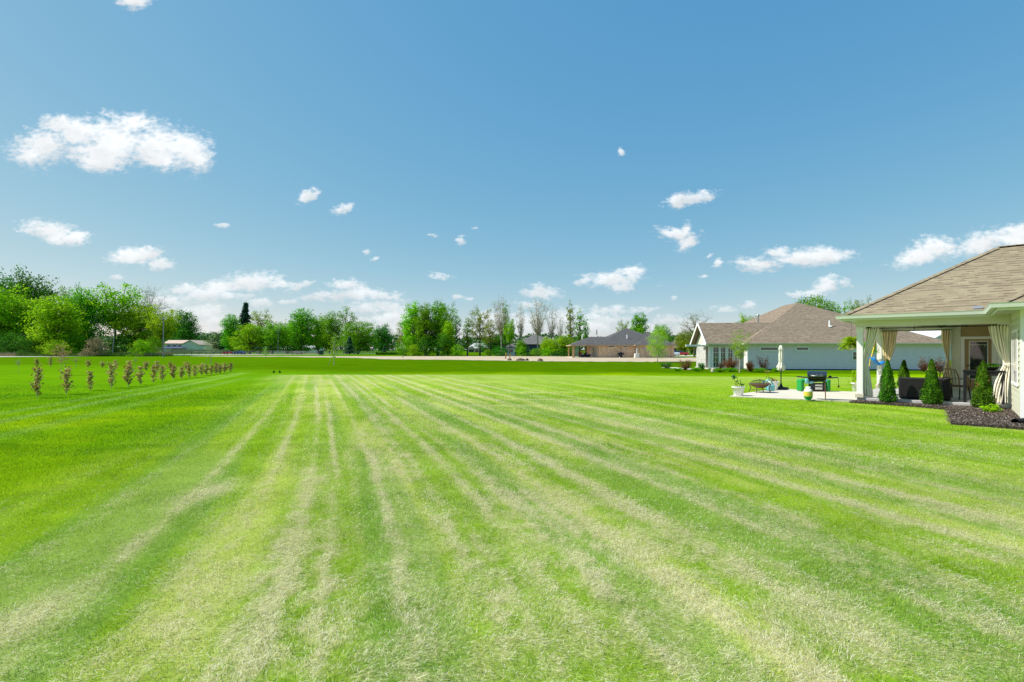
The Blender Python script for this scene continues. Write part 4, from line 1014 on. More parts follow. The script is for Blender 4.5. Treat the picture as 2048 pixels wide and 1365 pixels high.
    # pilaster and door casing
    b = MB(); b.bx(2.24, 2.50, PD - .05, PD + .14, .15, 2.44); b.build('pilaster', MT['cream'], H)
    b = MB(); x0, x1 = 2.62, 3.36
    b.bx(2.503, PW - .02, PD - .045, PD, 2.10, 2.19); b.bx(2.503, x0, PD - .04, PD, .15, 2.10); b.bx(x1, PW - .02, PD - .04, PD, .15, 2.10); fr = b.build('door_frame', MT['white'], H)
    b = MB(); b.bx(x0 + .004, x1 - .004, PD - .02, PD - .002, .17, 2.09); d = b.build('door', MT['tan_door'], H)
    b = MB(); gx0, gx1, z0, z1 = x0 + .15, x1 - .12, .62, 2.0
    b.bx(gx0 - .03, gx1 + .03, PD - .034, PD - .021, z1, z1 + .03); b.bx(gx0 - .03, gx1 + .03, PD - .034, PD - .021, z0 - .03, z0); b.bx(gx0 - .03, gx0, PD - .034, PD - .021, z0, z1); b.bx(gx1, gx1 + .03, PD - .034, PD - .021, z0, z1)
    b.bx(gx0, gx1, PD - .037, PD - .030, z1 - .12, z1 - .105); b.bx(gx0 + .06, gx0 + .072, PD - .0372, PD - .0302, z1 - .2, z1 - .122); b.bx(gx1 - .072, gx1 - .06, PD - .0372, PD - .0302, z1 - .2, z1 - .122)
    b.build('pane_frame', MT['teal'] if False else MT['gutter'], d); MB().bx(gx0, gx1, PD - .028, PD - .0205, z0, z1).build('pane', MT['glass'], d)
    b = MB(); b.tube([(x0 + .07, PD - .02, 1.12), (x0 + .07, PD - .08, 1.12)], .018, 8); b.tube([(x0 + .07, PD - .08, 1.12), (x0 + .17, PD - .085, 1.12)], .014, 8); b.build('handle', MT['darkmetal'], d)
    # windows: wing side wall, porch side wall, wing front
    window(H, PW - .022, -1.28, 1.50, 1.35, 1.30, 0, 1, (-1, 0), 3, 1, gm='glass_lit', fw=.07, pr=.35)
    window(H, PW, 2.6, 1.25, 1.1, 1.5, 0, 1, (-1, 0), 2, 2)
    window(H, PW, 4.6, 1.25, .8, 1.5, 0, 1, (-1, 0), 1, 2)
    window(H, 5.6, -WG - .022, 1.45, 1.6, 1.3, 1, 0, (0, -1), 2, 2)
    b = MB(); b.bx(PW - .12, PW - .02, .7, .80, 1.02, 1.12, .01); b.tube([(PW - .12, .75, 1.07), (PW - .18, .75, 1.07), (PW - .20, .75, 1.02)], .015, 8); b.build('faucet', MT['black'], H)
    # curtain rods are part of the porch
    MB().tube([(.15, .2, 2.39), (PW - .05, .2, 2.39)], .014, 8).build('curtain_rod', MT['black'], H); b = MB(); b.tube([(.1, PD - .2, 2.46), (2.25, PD - .2, 2.46)], .014, 8); b.tube([(1.15, PD - .2, 2.46), (1.15, PD - .2, 2.68)], .01, 6)
    b.build('curtain_rod', MT['black'], H)
    return H

def curtain(label, ax0, ax1, wy, waist, wz, wwid, bot0, bot1, topz, botz, m, folds=7, seed=1, along='x', amp=.055):
    """gathered curtain: top spans ax0..ax1 at wy, gathers at waist (height wz, width wwid), flares to bot0..bot1"""
    nu, nv = folds * 10, 46; r = random.Random(seed); vs = []; ph = [r.uniform(0, 6.28) for _ in range(4)]
    for j in range(nv + 1):
        z = topz + (botz - topz) * j / nv
        if z >= wz:
            t = min(1, max(0, (topz - z) / (topz - wz))); k = t ** 1.5; a = ax0 + (waist - wwid / 2 - ax0) * k; b_ = ax1 + (waist + wwid / 2 - ax1) * k; q = 1 - .55 * t
        else:
            t = min(1, max(0, (wz - z) / (wz - botz))); k = 1 - (1 - t) ** 1.7; a = waist - wwid / 2 + (bot0 - waist + wwid / 2) * k; b_ = waist + wwid / 2 + (bot1 - waist - wwid / 2) * k; q = .45 + .35 * t
        for i in range(nu + 1):
            u = i / nu; s_ = a + (b_ - a) * u
            off = amp * q * math.sin(u * folds * 2 * math.pi + ph[0] + .5 * math.sin(z * 1.7 + ph[1])) + amp * .35 * q * math.sin(u * folds * 4.6 + z * 2 + ph[2])
            off += .02 * math.sin(z * 3 + ph[3] + u * 3)
            s2 = s_ + .012 * math.sin(z * 5 + u * 9 + ph[1]) * (1 if 0 < j else 0)
            p = (s2, wy + off, z) if along == 'x' else (wy + off, s2, z); vs.append(p)
    fs = [(j * (nu + 1) + i, j * (nu + 1) + i + 1, (j + 1) * (nu + 1) + i + 1, (j + 1) * (nu + 1) + i) for j in range(nv) for i in range(nu)]
    root = empty('curtain', (OX, OY, 0), HROT, label, 'curtain', 'porch curtains')
    b = MB().add(vs, fs, True); o = b.build('cloth', MT[m], root); md = o.modifiers.new('thick', 'SOLIDIFY'); md.thickness = .006
    b = MB(); ww = wwid / 2 + .015
    P = [(waist + ww * math.cos(t), wy + (.07) * math.sin(t), wz + .02 * math.cos(t)) for t in [k * math.pi / 8 for k in range(17)]]
    if along != 'x': P = [(y, x, z) for x, y, z in P]
    b.tube(P, .014, 6); b.build('tieback', MT[m], root)
    b = MB()
    for i in range(6):
        s_ = ax0 + (ax1 - ax0) * (i + .5) / 6; c = (s_, wy, topz + .0) if along == 'x' else (wy, s_, topz)
        b.tube([(c[0] + (0 if along == 'x' else .03 * math.cos(t)), c[1] + (.03 * math.cos(t) if along == 'x' else 0), c[2] + .03 * math.sin(t)) for t in [k * math.pi / 5 for k in range(11)]], .004, 5)
    b.build('ring', MT['black'], root)
    return root

def foliage_obj(name, C, N_, S, T, m, parent, aspect=.62):
    return link(bpy.data.objects.new(name, leaf_mesh(name, C, N_, S, T, MT[m], aspect)), parent)
def thuja(label, px, Y, toppx, halfpx, seed):
    X = ax(px, Y); rs = np.random.RandomState(seed); H = az(toppx, Y); W = halfpx * Y / 1000 * .88
    root = empty('thuja', (X, Y, .0), seed, label, 'shrub', 'cone-shaped evergreens around the porch'); n = 9000
    t = rs.rand(n) ** 1.15; a = rs.uniform(0, 6.28, n); rr = W * np.minimum(1, (1 - t) ** .72 * 1.05 + .04) * np.minimum(1, .80 + t * 4)
    lump = .72 + .55 * vnoise(a * 1.9, t * 6, seed) + .12 * vnoise(a * 5, t * 18, seed + 1)
    rad = rr * lump * np.sqrt(rs.uniform(.35, 1, n)); C = np.stack([rad * np.cos(a), rad * np.sin(a), .05 + t * (H - .08) + rad * .25], 1)
    N_ = np.stack([np.cos(a), np.sin(a), 0 * a + .35], 1) + rs.normal(size=(n, 3)) * .55
    T = np.clip(.25 + .5 * vnoise(a * 2.5, t * 11, seed + 3) + rs.normal(0, .16, n), 0, 1)
    foliage_obj('foliage', C, N_, rs.uniform(.025, .06, n), T, 'leaf_thuja', root, .5)
    k = 700; t = rs.rand(k); a = rs.uniform(0, 6.28, k); rr = W * ((1 - t) ** .72 * .98 + .03); c0 = rs.rand(5) * 6.28
    near = np.min(np.abs(((a[:, None] - c0[None] + 3.14) % 6.28) - 3.14) + np.abs(t[:, None] - rs.rand(5)[None]) * 3, 1) < .30
    C = np.stack([rr * np.cos(a), rr * np.sin(a), .05 + t * H * .95 + rr * .25], 1)[near]
    if len(C): foliage_obj('browned_sprigs', C, rs.normal(size=C.shape), rs.uniform(.03, .065, len(C)), rs.rand(len(C)), 'leaf_orange', root)
    b = MB(); b.tube([(0, 0, -.02), (0, 0, H * .85)], [.03, .006], 6); b.build('trunk', MT['bark'], root)
    return root
def shrub(label, px, Y, toppx, halfpx, m, seed, name='shrub', cat='shrub', n=1400, z=None, spiky=False, leaf=(.05, .14), group=None, flat=1.0):
    X = ax(px, Y); rs = np.random.RandomState(seed); r = random.Random(seed); bz = g1(X, Y) if z is None else z; H = az(toppx, Y) - bz; W = halfpx * Y / 1000
    root = empty(name, (X, Y, bz), 0, label, cat, group); b = MB(); C = []; 
    for k in range(34 if spiky else 22):
        a = r.uniform(0, 6.28); el = r.uniform(.35, 1.0); e = Vector((W * r.uniform(.4, 1) * math.cos(a), W * r.uniform(.4, 1) * math.sin(a), H * el * (1 if spiky else .92)))
        if not spiky: e.z = H * math.sqrt(max(.05, 1 - (math.hypot(e.x, e.y) / (W * 1.15)) ** 2)) * r.uniform(.7, 1)
        b.tube([(e.x * .12, e.y * .12, 0), (e.x * .5, e.y * .5, e.z * .62), e], [.012, .008, .003] if W < .6 else [.02, .012, .005], 4, caps=False)
        C += [tuple(Vector((e.x * .12, e.y * .12, 0)).lerp(e, t)) for t in (.35, .55, .7, .85, 1)]
    b.build('stem', MT['bark'], root); C = np.array(C); C = C[rs.randint(0, len(C), n)] + rs.normal(0, 1, (n, 3)) * np.array([W * .13, W * .13, H * .07])
    C[:, 2] = np.maximum(C[:, 2], .01); N_ = rs.normal(size=(n, 3)); N_[:, 2] += .6
    foliage_obj('foliage', C, N_, rs.uniform(*leaf, n), np.clip(rs.normal(.5, .25, n), 0, 1), m, root, .55)
    return root
def blades_plant(name, par, c, n, L, spread, m, seed, droop=.5, w=.02):
    rs = np.random.RandomState(seed); r = random.Random(seed); mb = MB()
    for k in range(n):
        a = r.uniform(0, 6.28); l = L * r.uniform(.6, 1.1); s = spread * r.uniform(.3, 1); pts = []
        for q in range(5):
            t = q / 4; pts.append(Vector((c[0] + math.cos(a) * s * t, c[1] + math.sin(a) * s * t, c[2] + l * t - droop * l * t * t * r.uniform(.8, 1.2))))
        sd = Vector((-math.sin(a), math.cos(a), 0)) * w
        vs = []; 
        for q, p in enumerate(pts): k2 = 1 - (q / 4) ** 2 * .9; vs += [p - sd * k2, p + sd * k2]
        mb.add(vs, [(2 * q, 2 * q + 1, 2 * q + 3, 2 * q + 2) for q in range(4)])
    o = mb.build(name, MT[m], par); me = o.data; at = me.attributes.new('tint', 'FLOAT', 'POINT'); at.data.foreach_set('value', np.repeat(rs.rand(n), 10).astype(np.float32)); return o
def pot(label, px, pyb, topY, halfpx, kind, seed, zb=.035):
    Y = pyb
    X = ax(px, Y); H = az(topY, Y) - zb; W = halfpx * Y / 1000
    root = empty('flower_pot', (X, Y, zb), 0, label, 'pot', 'white pots on the patio')
    b = MB(); b.lathe([(W * .66, 0), (W * .70, .01), (W * .92, H * .86), (W, H * .87), (W * 1.02, H * .98), (W * .97, H), (W * .90, H), (W * .88, H * .8)], n=28); b.build('pot', MT['white'], root)
    b = MB(); b.lathe([(.001, H * .90), (W * .88, H * .88)], n=24); rs = random.Random(seed)
    for k in range(34): a = rs.uniform(0, 6.28); q = W * .8 * rs.random() ** .5; b.box((q * math.cos(a), q * math.sin(a), H * .92), (.05, .035, .04), rs.uniform(0, 3), rs.uniform(0, 1))
    b.build('soil', MT['soil'], root)
    r = np.random.RandomState(seed)
    if kind == 'rose':
        b = MB(); tips = [(-.16, 0, H + .34), (-.05, .02, H + .15), (.08, -.03, H + .18), (.17, 0, H + .08)]
        for t in tips: b.tube([(t[0] * .4, 0, H * .85), (t[0], t[1], t[2])], .008, 5)
        b.build('stem', MT['bark'], root); C = np.array([tips[0]] * 60 + [tips[1]] * 14 + [tips[2]] * 8 + [tips[3]] * 8) + r.normal(0, .042, (90, 3)); foliage_obj('foliage', C, r.normal(size=C.shape), r.uniform(.04, .09, 90), r.rand(90), 'leaf_blue', root)
    elif kind == 'mixed':
        blades_plant('spiky_leaves', root, (.02, 0, H * .9), 26, .34, .2, 'leaf_pale', seed, .4, .006)
        C = np.array([[-.12, 0, H + .1]] * 40) + r.normal(0, .05, (40, 3)); foliage_obj('foliage', C, r.normal(size=C.shape), r.uniform(.04, .08, 40), r.rand(40), 'leaf_dark', root)
        C = np.array([[.1, -.1, H + .03]] * 40 + [[-.05, -.1, H + .03]] * 30 + [[-.25, 0, H + .42]] * 12) + r.normal(0, .035, (82, 3)); C[:, 0] += np.r_[r.uniform(-.1, .1, 70), np.zeros(12)]
        foliage_obj('blossom', C, r.normal(size=C.shape), r.uniform(.03, .06, len(C)), r.rand(len(C)), 'leaf_orange', root)
        MB().tube([(-.1, 0, H * .9), (-.25, 0, H + .42)], .005, 4).build('stem', MT['bark'], root)
    else:
        C = r.normal(0, 1, (500, 3)) * np.array([.13, .13, .16]) + np.array([0, 0, H + .22]); foliage_obj('foliage', C, r.normal(size=C.shape), r.uniform(.03, .07, 500), r.rand(500), 'leaf_yellow', root)
        C = r.normal(0, 1, (40, 3)) * np.array([.15, .15, .16]) + np.array([.05, 0, H + .3]); foliage_obj('blossom', C, r.normal(size=C.shape), r.uniform(.03, .05, 40), r.rand(40), 'leaf_rust', root)
    return root
def fern(label, loc, rad, wire_top, seed):
    root = empty('hanging_fern', loc, 0, label, 'hanging plant', 'ferns hanging from the porch eave')
    b = MB(); b.lathe([(.05, -.10), (.13, -.05), (.16, .04), (.17, .06), (.15, .06)], n=20); b.build('basket', MT['cream'], root)
    b = MB(); 
    for k in range(3): a = k * 2.09; b.tube([(.15 * math.cos(a), .15 * math.sin(a), .05), (0, 0, .42)], .003, 4)
    b.tube([(0, 0, .42), (0, 0, wire_top - loc[2])], .004, 4); b.build('hanger', MT['black'], root)
    rs = np.random.RandomState(seed); r = random.Random(seed); C = []; N_ = []
    for k in range(230):
        a = r.uniform(0, 6.28); l = rad * r.uniform(.5, 1.1); up = r.uniform(-.2, 1.5)
        for q in range(24):
            t = (q + .5) / 24; p = np.array([math.cos(a) * l * t, math.sin(a) * l * t, .05 + rad * (up * (t * 1.9 - 1.5 * t * t) - .35 * t * t) ]); sd = np.array([-math.sin(a), math.cos(a), 0]) * .035 * (1 - t * .7) * (1 if q % 2 else -1)
            C.append(p + sd); N_.append([r.gauss(0, .35), r.gauss(0, .35), 1])
    C = np.array(C); N_ = np.array(N_); foliage_obj('fronds', C, N_, rs.uniform(.04, .085, len(C)), np.clip(rs.normal(.55, .22, len(C)), 0, 1), 'leaf_yellow' if seed == 1 else 'leaf_bright', root, .4)
    return root

def build_porch_things():
    # curtains (local porch coordinates)
    curtain('cream curtain tied to the front left porch post', .16, .50, .2, .10, 1.35, .10, .02, .34, 2.40, .17, 'canvas', 6, 1)
    curtain('cream curtain gathered at the right end of the porch front', 3.06, 3.46, .2, 3.42, 1.28, .12, 3.10, 3.46, 2.40, .17, 'canvas', 6, 2)
    curtain('golden cream curtain hanging at the far left porch post', .1, .62, PD - .2, .26, 1.05, .12, .12, .45, 2.45, .17, 'gold', 6, 3)
    curtain('golden cream curtain at the far opening beside the pilaster', 1.95, 2.22, PD - .2, 2.15, 1.3, .09, 1.98, 2.24, 2.45, .17, 'gold', 5, 4)
    # fan
    x, y = hw(2.0, 2.5); f = empty('ceiling_fan', (x, y, 2.50), .4, 'dark ceiling fan under the porch ceiling', 'fan')
    b = MB(); b.lathe([(.04, .20), (.05, .18), (.02, .17), (.02, .06), (.10, .05), (.12, 0), (.09, -.05), (.0, -.06)], n=20); b.build('motor', MT['black'], f)
    for k in range(5):
        a = k * 1.2566; b = MB(); b.box((math.cos(a) * .42, math.sin(a) * .42, .0), (.50, .13, .012), a, R(8)); b.box((math.cos(a) * .14, math.sin(a) * .14, .0), (.12, .03, .01), a); b.build('blade', MT['darkmetal'], f)
    # speaker under the beam
    x, y = hw(.22, .30); s_ = empty('porch_speaker', (x, y, 2.44), HROT, 'small black speaker under the front left beam corner', 'speaker')
    b = MB(); b.box((0, 0, -.06), (.14, .10, .12), bev=.015); b.build('case', MT['black'], s_); MB().box((0, 0, .002), (.03, .05, .02)).build('bracket', MT['black'], s_)
    # evergreens
    thuja('cone-shaped evergreen nearest the front left porch post', 1775, 15.6, 718, 17.5, 1)
    thuja('cone-shaped evergreen standing behind the far side of the porch', 1808, 21.6, 719, 13.5, 2)
    thuja('cone-shaped evergreen in front of the black sofa', 1863, 15.0, 717, 17.5, 3)
    thuja('cone-shaped evergreen in front of the tall dark table', 1966, 14.05, 721, 20.5, 4)
    shrub('low yellow-green shrub on the mulch by the right curtain', 1981, 13.2, 808, 17, 'leaf_yellow', 15, n=900, leaf=(.02, .06), z=.04)
    # sofa, seen from behind
    x, y = hw(1.62, .50); so2 = empty('wicker_sofa', (x, y, .15), HROT, 'black wicker two-seat sofa seen from behind', 'sofa')
    b = MB(); b.box((0, -.22, .36), (1.24, .10, .66), rx=R(4), bev=.03); b.build('backrest', MT['wicker'], so2)
    for s in (-1, 1): MB().box((s * .58, .10, .29), (.10, .62, .50), bev=.03).build('arm', MT['wicker'], so2)
    MB().box((0, .10, .20), (1.05, .60, .26), bev=.02).build('base', MT['wicker'], so2)
    for s in (-1, 1): MB().box((s * .26, .12, .40), (.50, .54, .12), bev=.04).build('cushion', MT['cushion'], so2)
    for sx in (-1, 1):
        for sy in (-.18, .36): MB().box((sx * .56, sy, .04), (.06, .06, .08)).build('leg', MT['black'], so2)
    # chairs
    def chair(loc, rz, label):
        c = empty('patio_chair', loc, rz, label, 'chair', 'metal patio chairs')
        b = MB(); b.box((0, 0, .40), (.50, .48, .035), bev=.01)
        for k in range(6): b.tube([(-.22 + k * .088, -.22, .42), (-.22 + k * .088, .22, .42)], .008, 5)
        b.build('seat', MT['bronze'], c)
        b = MB(); b.tube([(-.24, .24, .40), (-.26, .32, .72), (-.2, .36, .92), (0, .38, .96), (.2, .36, .92), (.26, .32, .72), (.24, .24, .40)], .016, 7)
        for k in range(5): b.tube([(-.16 + k * .08, .25, .42), (-.16 + k * .08, .36, .93)], .008, 5)
        b.tube([(-.22, .30, .66), (.22, .30, .66)], .009, 5); b.build('backrest', MT['bronze'], c)
        for s in (-1, 1):
            b = MB(); b.tube([(s * .25, .30, .62), (s * .28, .1, .66), (s * .28, -.18, .65), (s * .26, -.26, .58), (s * .25, -.24, .40)], .015, 7); b.build('arm', MT['bronze'], c)
            for sy in (-1, 1): MB().tube([(s * .23, sy * .20, .40), (s * .25, sy * .27, 0)], .017, 7).build('leg', MT['black'], c)
        return c
    x, y = hw(2.35, 1.55); chair((x, y, .15), HROT + R(150), 'dark brown metal chair left of the tall table')
    x, y = ax(1886, 23.2), 23.2; chair((x, y, 0), R(200), 'bronze metal chair standing beyond the far side of the porch')
    # tall table
    x, y = hw(2.95, .28); t = empty('bar_table', (x, y, .15), HROT, 'tall dark wooden table on the right side of the porch', 'table')
    MB().box((0, 0, .93), (.90, .30, .05), bev=.006).build('table_top', MT['black'], t); b = MB(); b.box((0, -.11, .85), (.82, .02, .10)); b.box((0, .11, .85), (.82, .02, .10)); b.build('apron', MT['black'], t)
    for sx in (-1, 1):
        for sy in (-1, 1): MB().box((sx * .40, sy * .11, .45), (.07, .05, .90)).build('leg', MT['black'], t)
    x, y = hw(3.12, .28); p = empty('flower_bowl', (x, y, 1.105), 0, 'low bowl of dark red flowers on the tall table', 'plant')
    b = MB(); b.lathe([(.06, 0), (.12, .03), (.16, .09), (.17, .10), (.14, .09)], n=20); b.build('bowl', MT['black'], p); r = np.random.RandomState(3)
    C = r.normal(0, 1, (260, 3)) * np.array([.10, .10, .03]) + np.array([0, 0, .14]); foliage_obj('foliage', C, r.normal(size=C.shape), r.uniform(.03, .06, 260), r.rand(260), 'leaf_dark', p)
    C = r.normal(0, 1, (70, 3)) * np.array([.11, .11, .03]) + np.array([0, 0, .13]); foliage_obj('blossom', C, r.normal(size=C.shape), r.uniform(.02, .05, 70), r.rand(70), 'flower_red', p)
    # child's swing
    x, y = hw(.22, 3.3); s_ = empty('toddler_swing', (x, y, 0), 0, 'blue plastic toddler swing with yellow straps hanging in the porch', 'swing')
    b = MB(); pts = []; 
    zc = az(728, y); sc = y / 1000
    prof = [(-15, 13), (-11, 8), (-6, 1), (-1, -2), (5, 1), (10, 3.5), (14, 3)]
    vs = []
    for i, (a, h) in enumerate(prof):
        w = .10 + .04 * math.sin(i / 6 * math.pi)
        for dy_, dz in ((-w, .02), (-w * .6, -.03), (w * .6, -.03), (w, .02)): vs.append((a * sc, dy_, zc + h * sc + dz))
    fs = [(i * 4 + k, i * 4 + k + 1, i * 4 + 5 + k, i * 4 + 4 + k) for i in range(6) for k in range(3)]
    b.add(vs, fs, True); o = b.build('seat', MT['blue'], s_); md = o.modifiers.new('t', 'SOLIDIFY'); md.thickness = .025
    b = MB(); b.tube([(-15 * sc, 0, zc + 13 * sc), (-8 * sc, 0, az(690, y)), (-4 * sc, .0, 2.46)], [.022, .03, .012], 7); b.tube([(-17 * sc, 0, zc + 10 * sc), (-18 * sc, .02, az(733, y))], .022, 7); b.build('strap', MT['yellow'], s_)
    b = MB(); b.tube([(14 * sc, 0, zc + 3 * sc), (8 * sc, 0, 1.9), (0, 0, 2.46)], .006, 5); b.build('rope', MT['yellow'], s_)
    # ferns
    x, y = hw(-.36, 1.1); fern('large yellow-green fern hanging left of the porch', (x, y, 1.80), .40, 2.69, 1)
    x, y = hw(-.30, 5.1); fern('fern hanging behind the front porch post and curtain', (x, y, 1.66), .38, 2.69, 2)
    # corrugated drain pipe
    Y = 11.25; X = ax(2047, Y); d = empty('drain_pipe', (X, Y, .09), .35, 'black corrugated drain pipe end lying on the mulch', 'pipe')
    b = MB(); prof = []; 
    for k in range(34):
        x = -.32 + k * .022; rr = .062 if k % 2 else .075
        prof.append((x, rr))
    vs = [(x, rr * math.cos(a), rr * math.sin(a)) for x, rr in prof for a in [q * 6.2832 / 16 for q in range(16)]]
    b.add(vs, [(i * 16 + j, i * 16 + (j + 1) % 16, (i + 1) * 16 + (j + 1) % 16, (i + 1) * 16 + j) for i in range(len(prof) - 1) for j in range(16)], True); b.build('hose', MT['rubber'], d)
    b = MB(); b.box((.5, .0, .35), (.09, .07, .9)); b.build('downspout', MT['white'], d)

def build_patio_things():
    pot('white pot with a small rose at the left patio corner', 1476.5, 18.2, 773.5, 12.2, 'rose', 1)
    pot('white pot with orange flowers beside the teal can', 1545, 20.9, 763, 13, 'mixed', 2)
    pot('tall white pot with leafy plant behind the porch post', 1713, 20.2, 766, 9.5, 'leafy', 3)
    # fire pit
    Y = 19.6; X = ax(1519.5, Y); f = empty('fire_pit', (X, Y, .035), .3, 'round bronze fire pit with mesh lid on four curved legs', 'fire pit')
    b = MB(); b.lathe([(.0, .16), (.14, .17), (.28, .24), (.36, .32), (.40, .325), (.40, .34), (.35, .335), (.26, .26), (.0, .2)], n=28); b.build('bowl', MT['bronze'], f)
    b = MB()
    for k in range(16):
        a = k * 2 * math.pi / 16; b.tube([(math.cos(a) * .34 * math.cos(t), math.sin(a) * .34 * math.cos(t), .34 + .15 * math.sin(t)) for t in [q * math.pi / 12 for q in range(7)]], .004, 4, caps=False)
    for zt in (.1, .5, .9, 1.25): b.tube([(.34 * math.cos(zt) * math.cos(q * math.pi / 12), .34 * math.cos(zt) * math.sin(q * math.pi / 12), .34 + .15 * math.sin(zt)) for q in range(25)], .005, 4, caps=False)
    b.tube([(-.03, 0, .49), (0, 0, .52), (.03, 0, .49)], .008, 5)
    b.build('mesh_lid', MT['darkmetal'], f)
    for k in range(4):
        a = .5 + k * math.pi / 2; c, s = math.cos(a), math.sin(a); MB().tube([(c * q, s * q, z) for q, z in ((.40, .34), (.37, .26), (.33, .18), (.36, .08), (.41, .0))], .018, 7).build('leg', MT['bronze'], f)
    MB().tube([(.28 * math.cos(q * math.pi / 10), .28 * math.sin(q * math.pi / 10), .10) for q in range(21)], .008, 5).build('shelf_ring', MT['bronze'], f)
    # teal watering can
    Y = 20.3; X = ax(1539, Y); w = empty('watering_can', (X, Y, .035), 0, 'large teal plastic watering can against the white pot', 'watering can')
    b = MB(); b.box((.03, 0, .13), (.32, .22, .26), bev=.05); b.build('can', MT['teal'], w)
    MB().tube([(-.10, 0, .08), (-.22, 0, .25), (-.26, 0, .40)], [.045, .035, .05], 9).build('spout', MT['teal'], w)
    MB().tube([(-.12, 0, .25), (-.14, 0, .40), (-.04, 0, .46), (.08, 0, .38), (.14, 0, .24)], .028, 8).build('handle', MT['teal'], w)
    # umbrella, closed
    Y = 21.0; X = ax(1562, Y); u = empty('patio_umbrella', (X, Y, .035), 0, 'closed off-white patio umbrella in a black stand', 'umbrella')
    b = MB(); n = 8
    prof = [(.015, 1.87), (.055, 1.84), (.10, 1.72), (.105, 1.66), (.085, 1.64), (.10, 1.5), (.105, 1.32), (.085, 1.22), (.12, 1.05), (.17, .93), (.185, .88), (.13, .84), (.04, .82)]
    vs = []; N2 = 48
    for i, (r_, z) in enumerate(prof):
        for j in range(N2):
            a = j * 2 * math.pi / N2; k = 1 + (.22 if i > 1 else 0) * math.cos(8 * a + i * .25); vs.append((.82 * r_ * k * math.cos(a), .82 * r_ * k * math.sin(a), z + (.045 * math.cos(4 * a + 1) if i >= 9 else 0)))
    b.add(vs, [(i * N2 + j, i * N2 + (j + 1) % N2, (i + 1) * N2 + (j + 1) % N2, (i + 1) * N2 + j) for i in range(len(prof) - 1) for j in range(N2)], True); b.build('canopy', MT['umb'], u)
    MB().tube([(.09 * math.cos(q * math.pi / 8), .09 * math.sin(q * math.pi / 8), 1.22) for q in range(17)], .012, 6).build('strap', MT['umb'], u)
    MB().tube([(0, 0, .1), (0, 0, 1.90)], .022, 8).build('pole', MT['black'], u)
    b = MB(); b.box((0, 0, .05), (.44, .44, .10), .2, bev=.03); b.lathe([(.12, .1), (.06, .14), (.035, .26)], n=14); b.build('base', MT['black'], u)
    # gas grill
    Y = 16.75; X = ax(1634, Y); g = empty('gas_grill', (X, Y, .035), R(-31), 'black gas grill with side shelves on a wheeled cart', 'grill'); g.scale = (.84, .84, 1)
    b = MB(); vs = []; prof = [(-.19, .69), (-.21, .74), (-.22, .76), (.22, .76), (.21, .74), (.19, .69), (.13, .63), (-.13, .63)]
    for x in (-.31, .31): vs += [(x * (1 if z > .66 else .9), y, z) for y, z in prof]
    b.add(vs, [tuple(range(7, -1, -1)), tuple(range(8, 16))] + [(i, (i + 1) % 8, 8 + (i + 1) % 8, 8 + i) for i in range(8)]); b.build('firebox', MT['black'], g)
    b = MB(); prof = [(-.23, .765), (-.235, .82), (-.20, .89), (-.11, .94), (0, .955), (.11, .94), (.20, .89), (.23, .82), (.23, .765)]; vs = []
    for x in (-.33, .33): vs += [(x, y, z) for y, z in prof]
    b.add(vs, [tuple(range(8, -1, -1)), tuple(range(9, 18))] + [(i, i + 1, 10 + i, 9 + i) for i in range(8)] + [(8, 0, 9, 17)]); ld = b.build('lid', MT['gunmetal'], g)
    b = MB(); b.tube([(-.22, -.23, .80), (-.22, -.28, .80), (.22, -.28, .80), (.22, -.23, .80)], .012, 6); b.build('handle', MT['steel'], ld)
    for k in range(3): b = MB(); b.bx(-.19 + k * .15, -.10 + k * .15, -.252, -.235, .845, .855); b.bx(-.19 + k * .15, -.10 + k * .15, -.262, -.24, .80, .81); b.bx(-.19 + k * .15, -.175 + k * .15, -.257, -.236, .81, .845); b.build('trim', MT['steel'], ld)
    for s, nm in ((-1, 'side_shelf'), (1, 'side_shelf')): b = MB(); b.box((s * .51, 0, .74), (.38, .36, .03), 0, 0, R(4) * -s, bev=.008); b.build(nm, MT['black'], g)
    b = MB(); b.lathe([(.05, 0), (.06, .03), (.03, .05), (0, .055)], (.44, 0, .755), n=14); b.build('side_burner', MT['black'], g)
    b = MB(); b.tube([(.68, -.05, .73), (.72, -.05, .72), (.72, -.05, .50)], .008, 5); b.box((.72, -.05, .46), (.06, .04, .07), bev=.012); b.build('tool_hook', MT['black'], g)
    for sx in (-1, 1):
        for sy in (-1, 1): MB().tube([(sx * .27, sy * .16, .68), (sx * .29, sy * .19, .0 if sx > 0 else .08)], .016, 7).build('leg', MT['bronze'] if sx > 0 else MT['black'], g)
    b = MB(); b.bx(-.28, .28, -.18, .18, .42, .44); b.bx(-.27, .27, -.175, -.165, .60, .63); b.build('shelf', MT['black'], g)
    for sy in (-1, 1): b = MB(); b.tube([(-.30, sy * .20 - .02, .09), (-.30, sy * .20 + .02, .09)], .09, 18); b.tube([(-.30, sy * .20 - .03, .09), (-.30, sy * .20 + .03, .09)], .03, 10); b.build('wheel', MT['rubber'], g)
    # propane tank
    Y = 16.55; X = ax(1616.5, Y); p = empty('propane_tank', (X, Y, .035), 0, 'white and yellow-green propane tank under the grill', 'gas tank'); p.scale = (.86, .86, 1)
    b = MB(); b.lathe([(.10, 0), (.10, .03), (.09, .035)], n=20); b.lathe([(.06, .03), (.12, .05), (.148, .10), (.15, .15), (.15, .19)], n=24); b.build('foot_ring', MT['green'], p)
    MB().lathe([(.152, .13), (.153, .27), (.15, .29)], n=24).build('wrap', MT['yellow'], p)
    MB().lathe([(.15, .285), (.14, .33), (.10, .365), (.03, .38), (.03, .40), (0, .40)], n=24).build('tank', MT['white'], p)
    b = MB(); b.lathe([(.085, .36), (.085, .44), (.078, .44), (.078, .36)], n=20); b.tube([(0, 0, .38), (0, 0, .43)], .02, 8); b.build('collar', MT['white'], p)
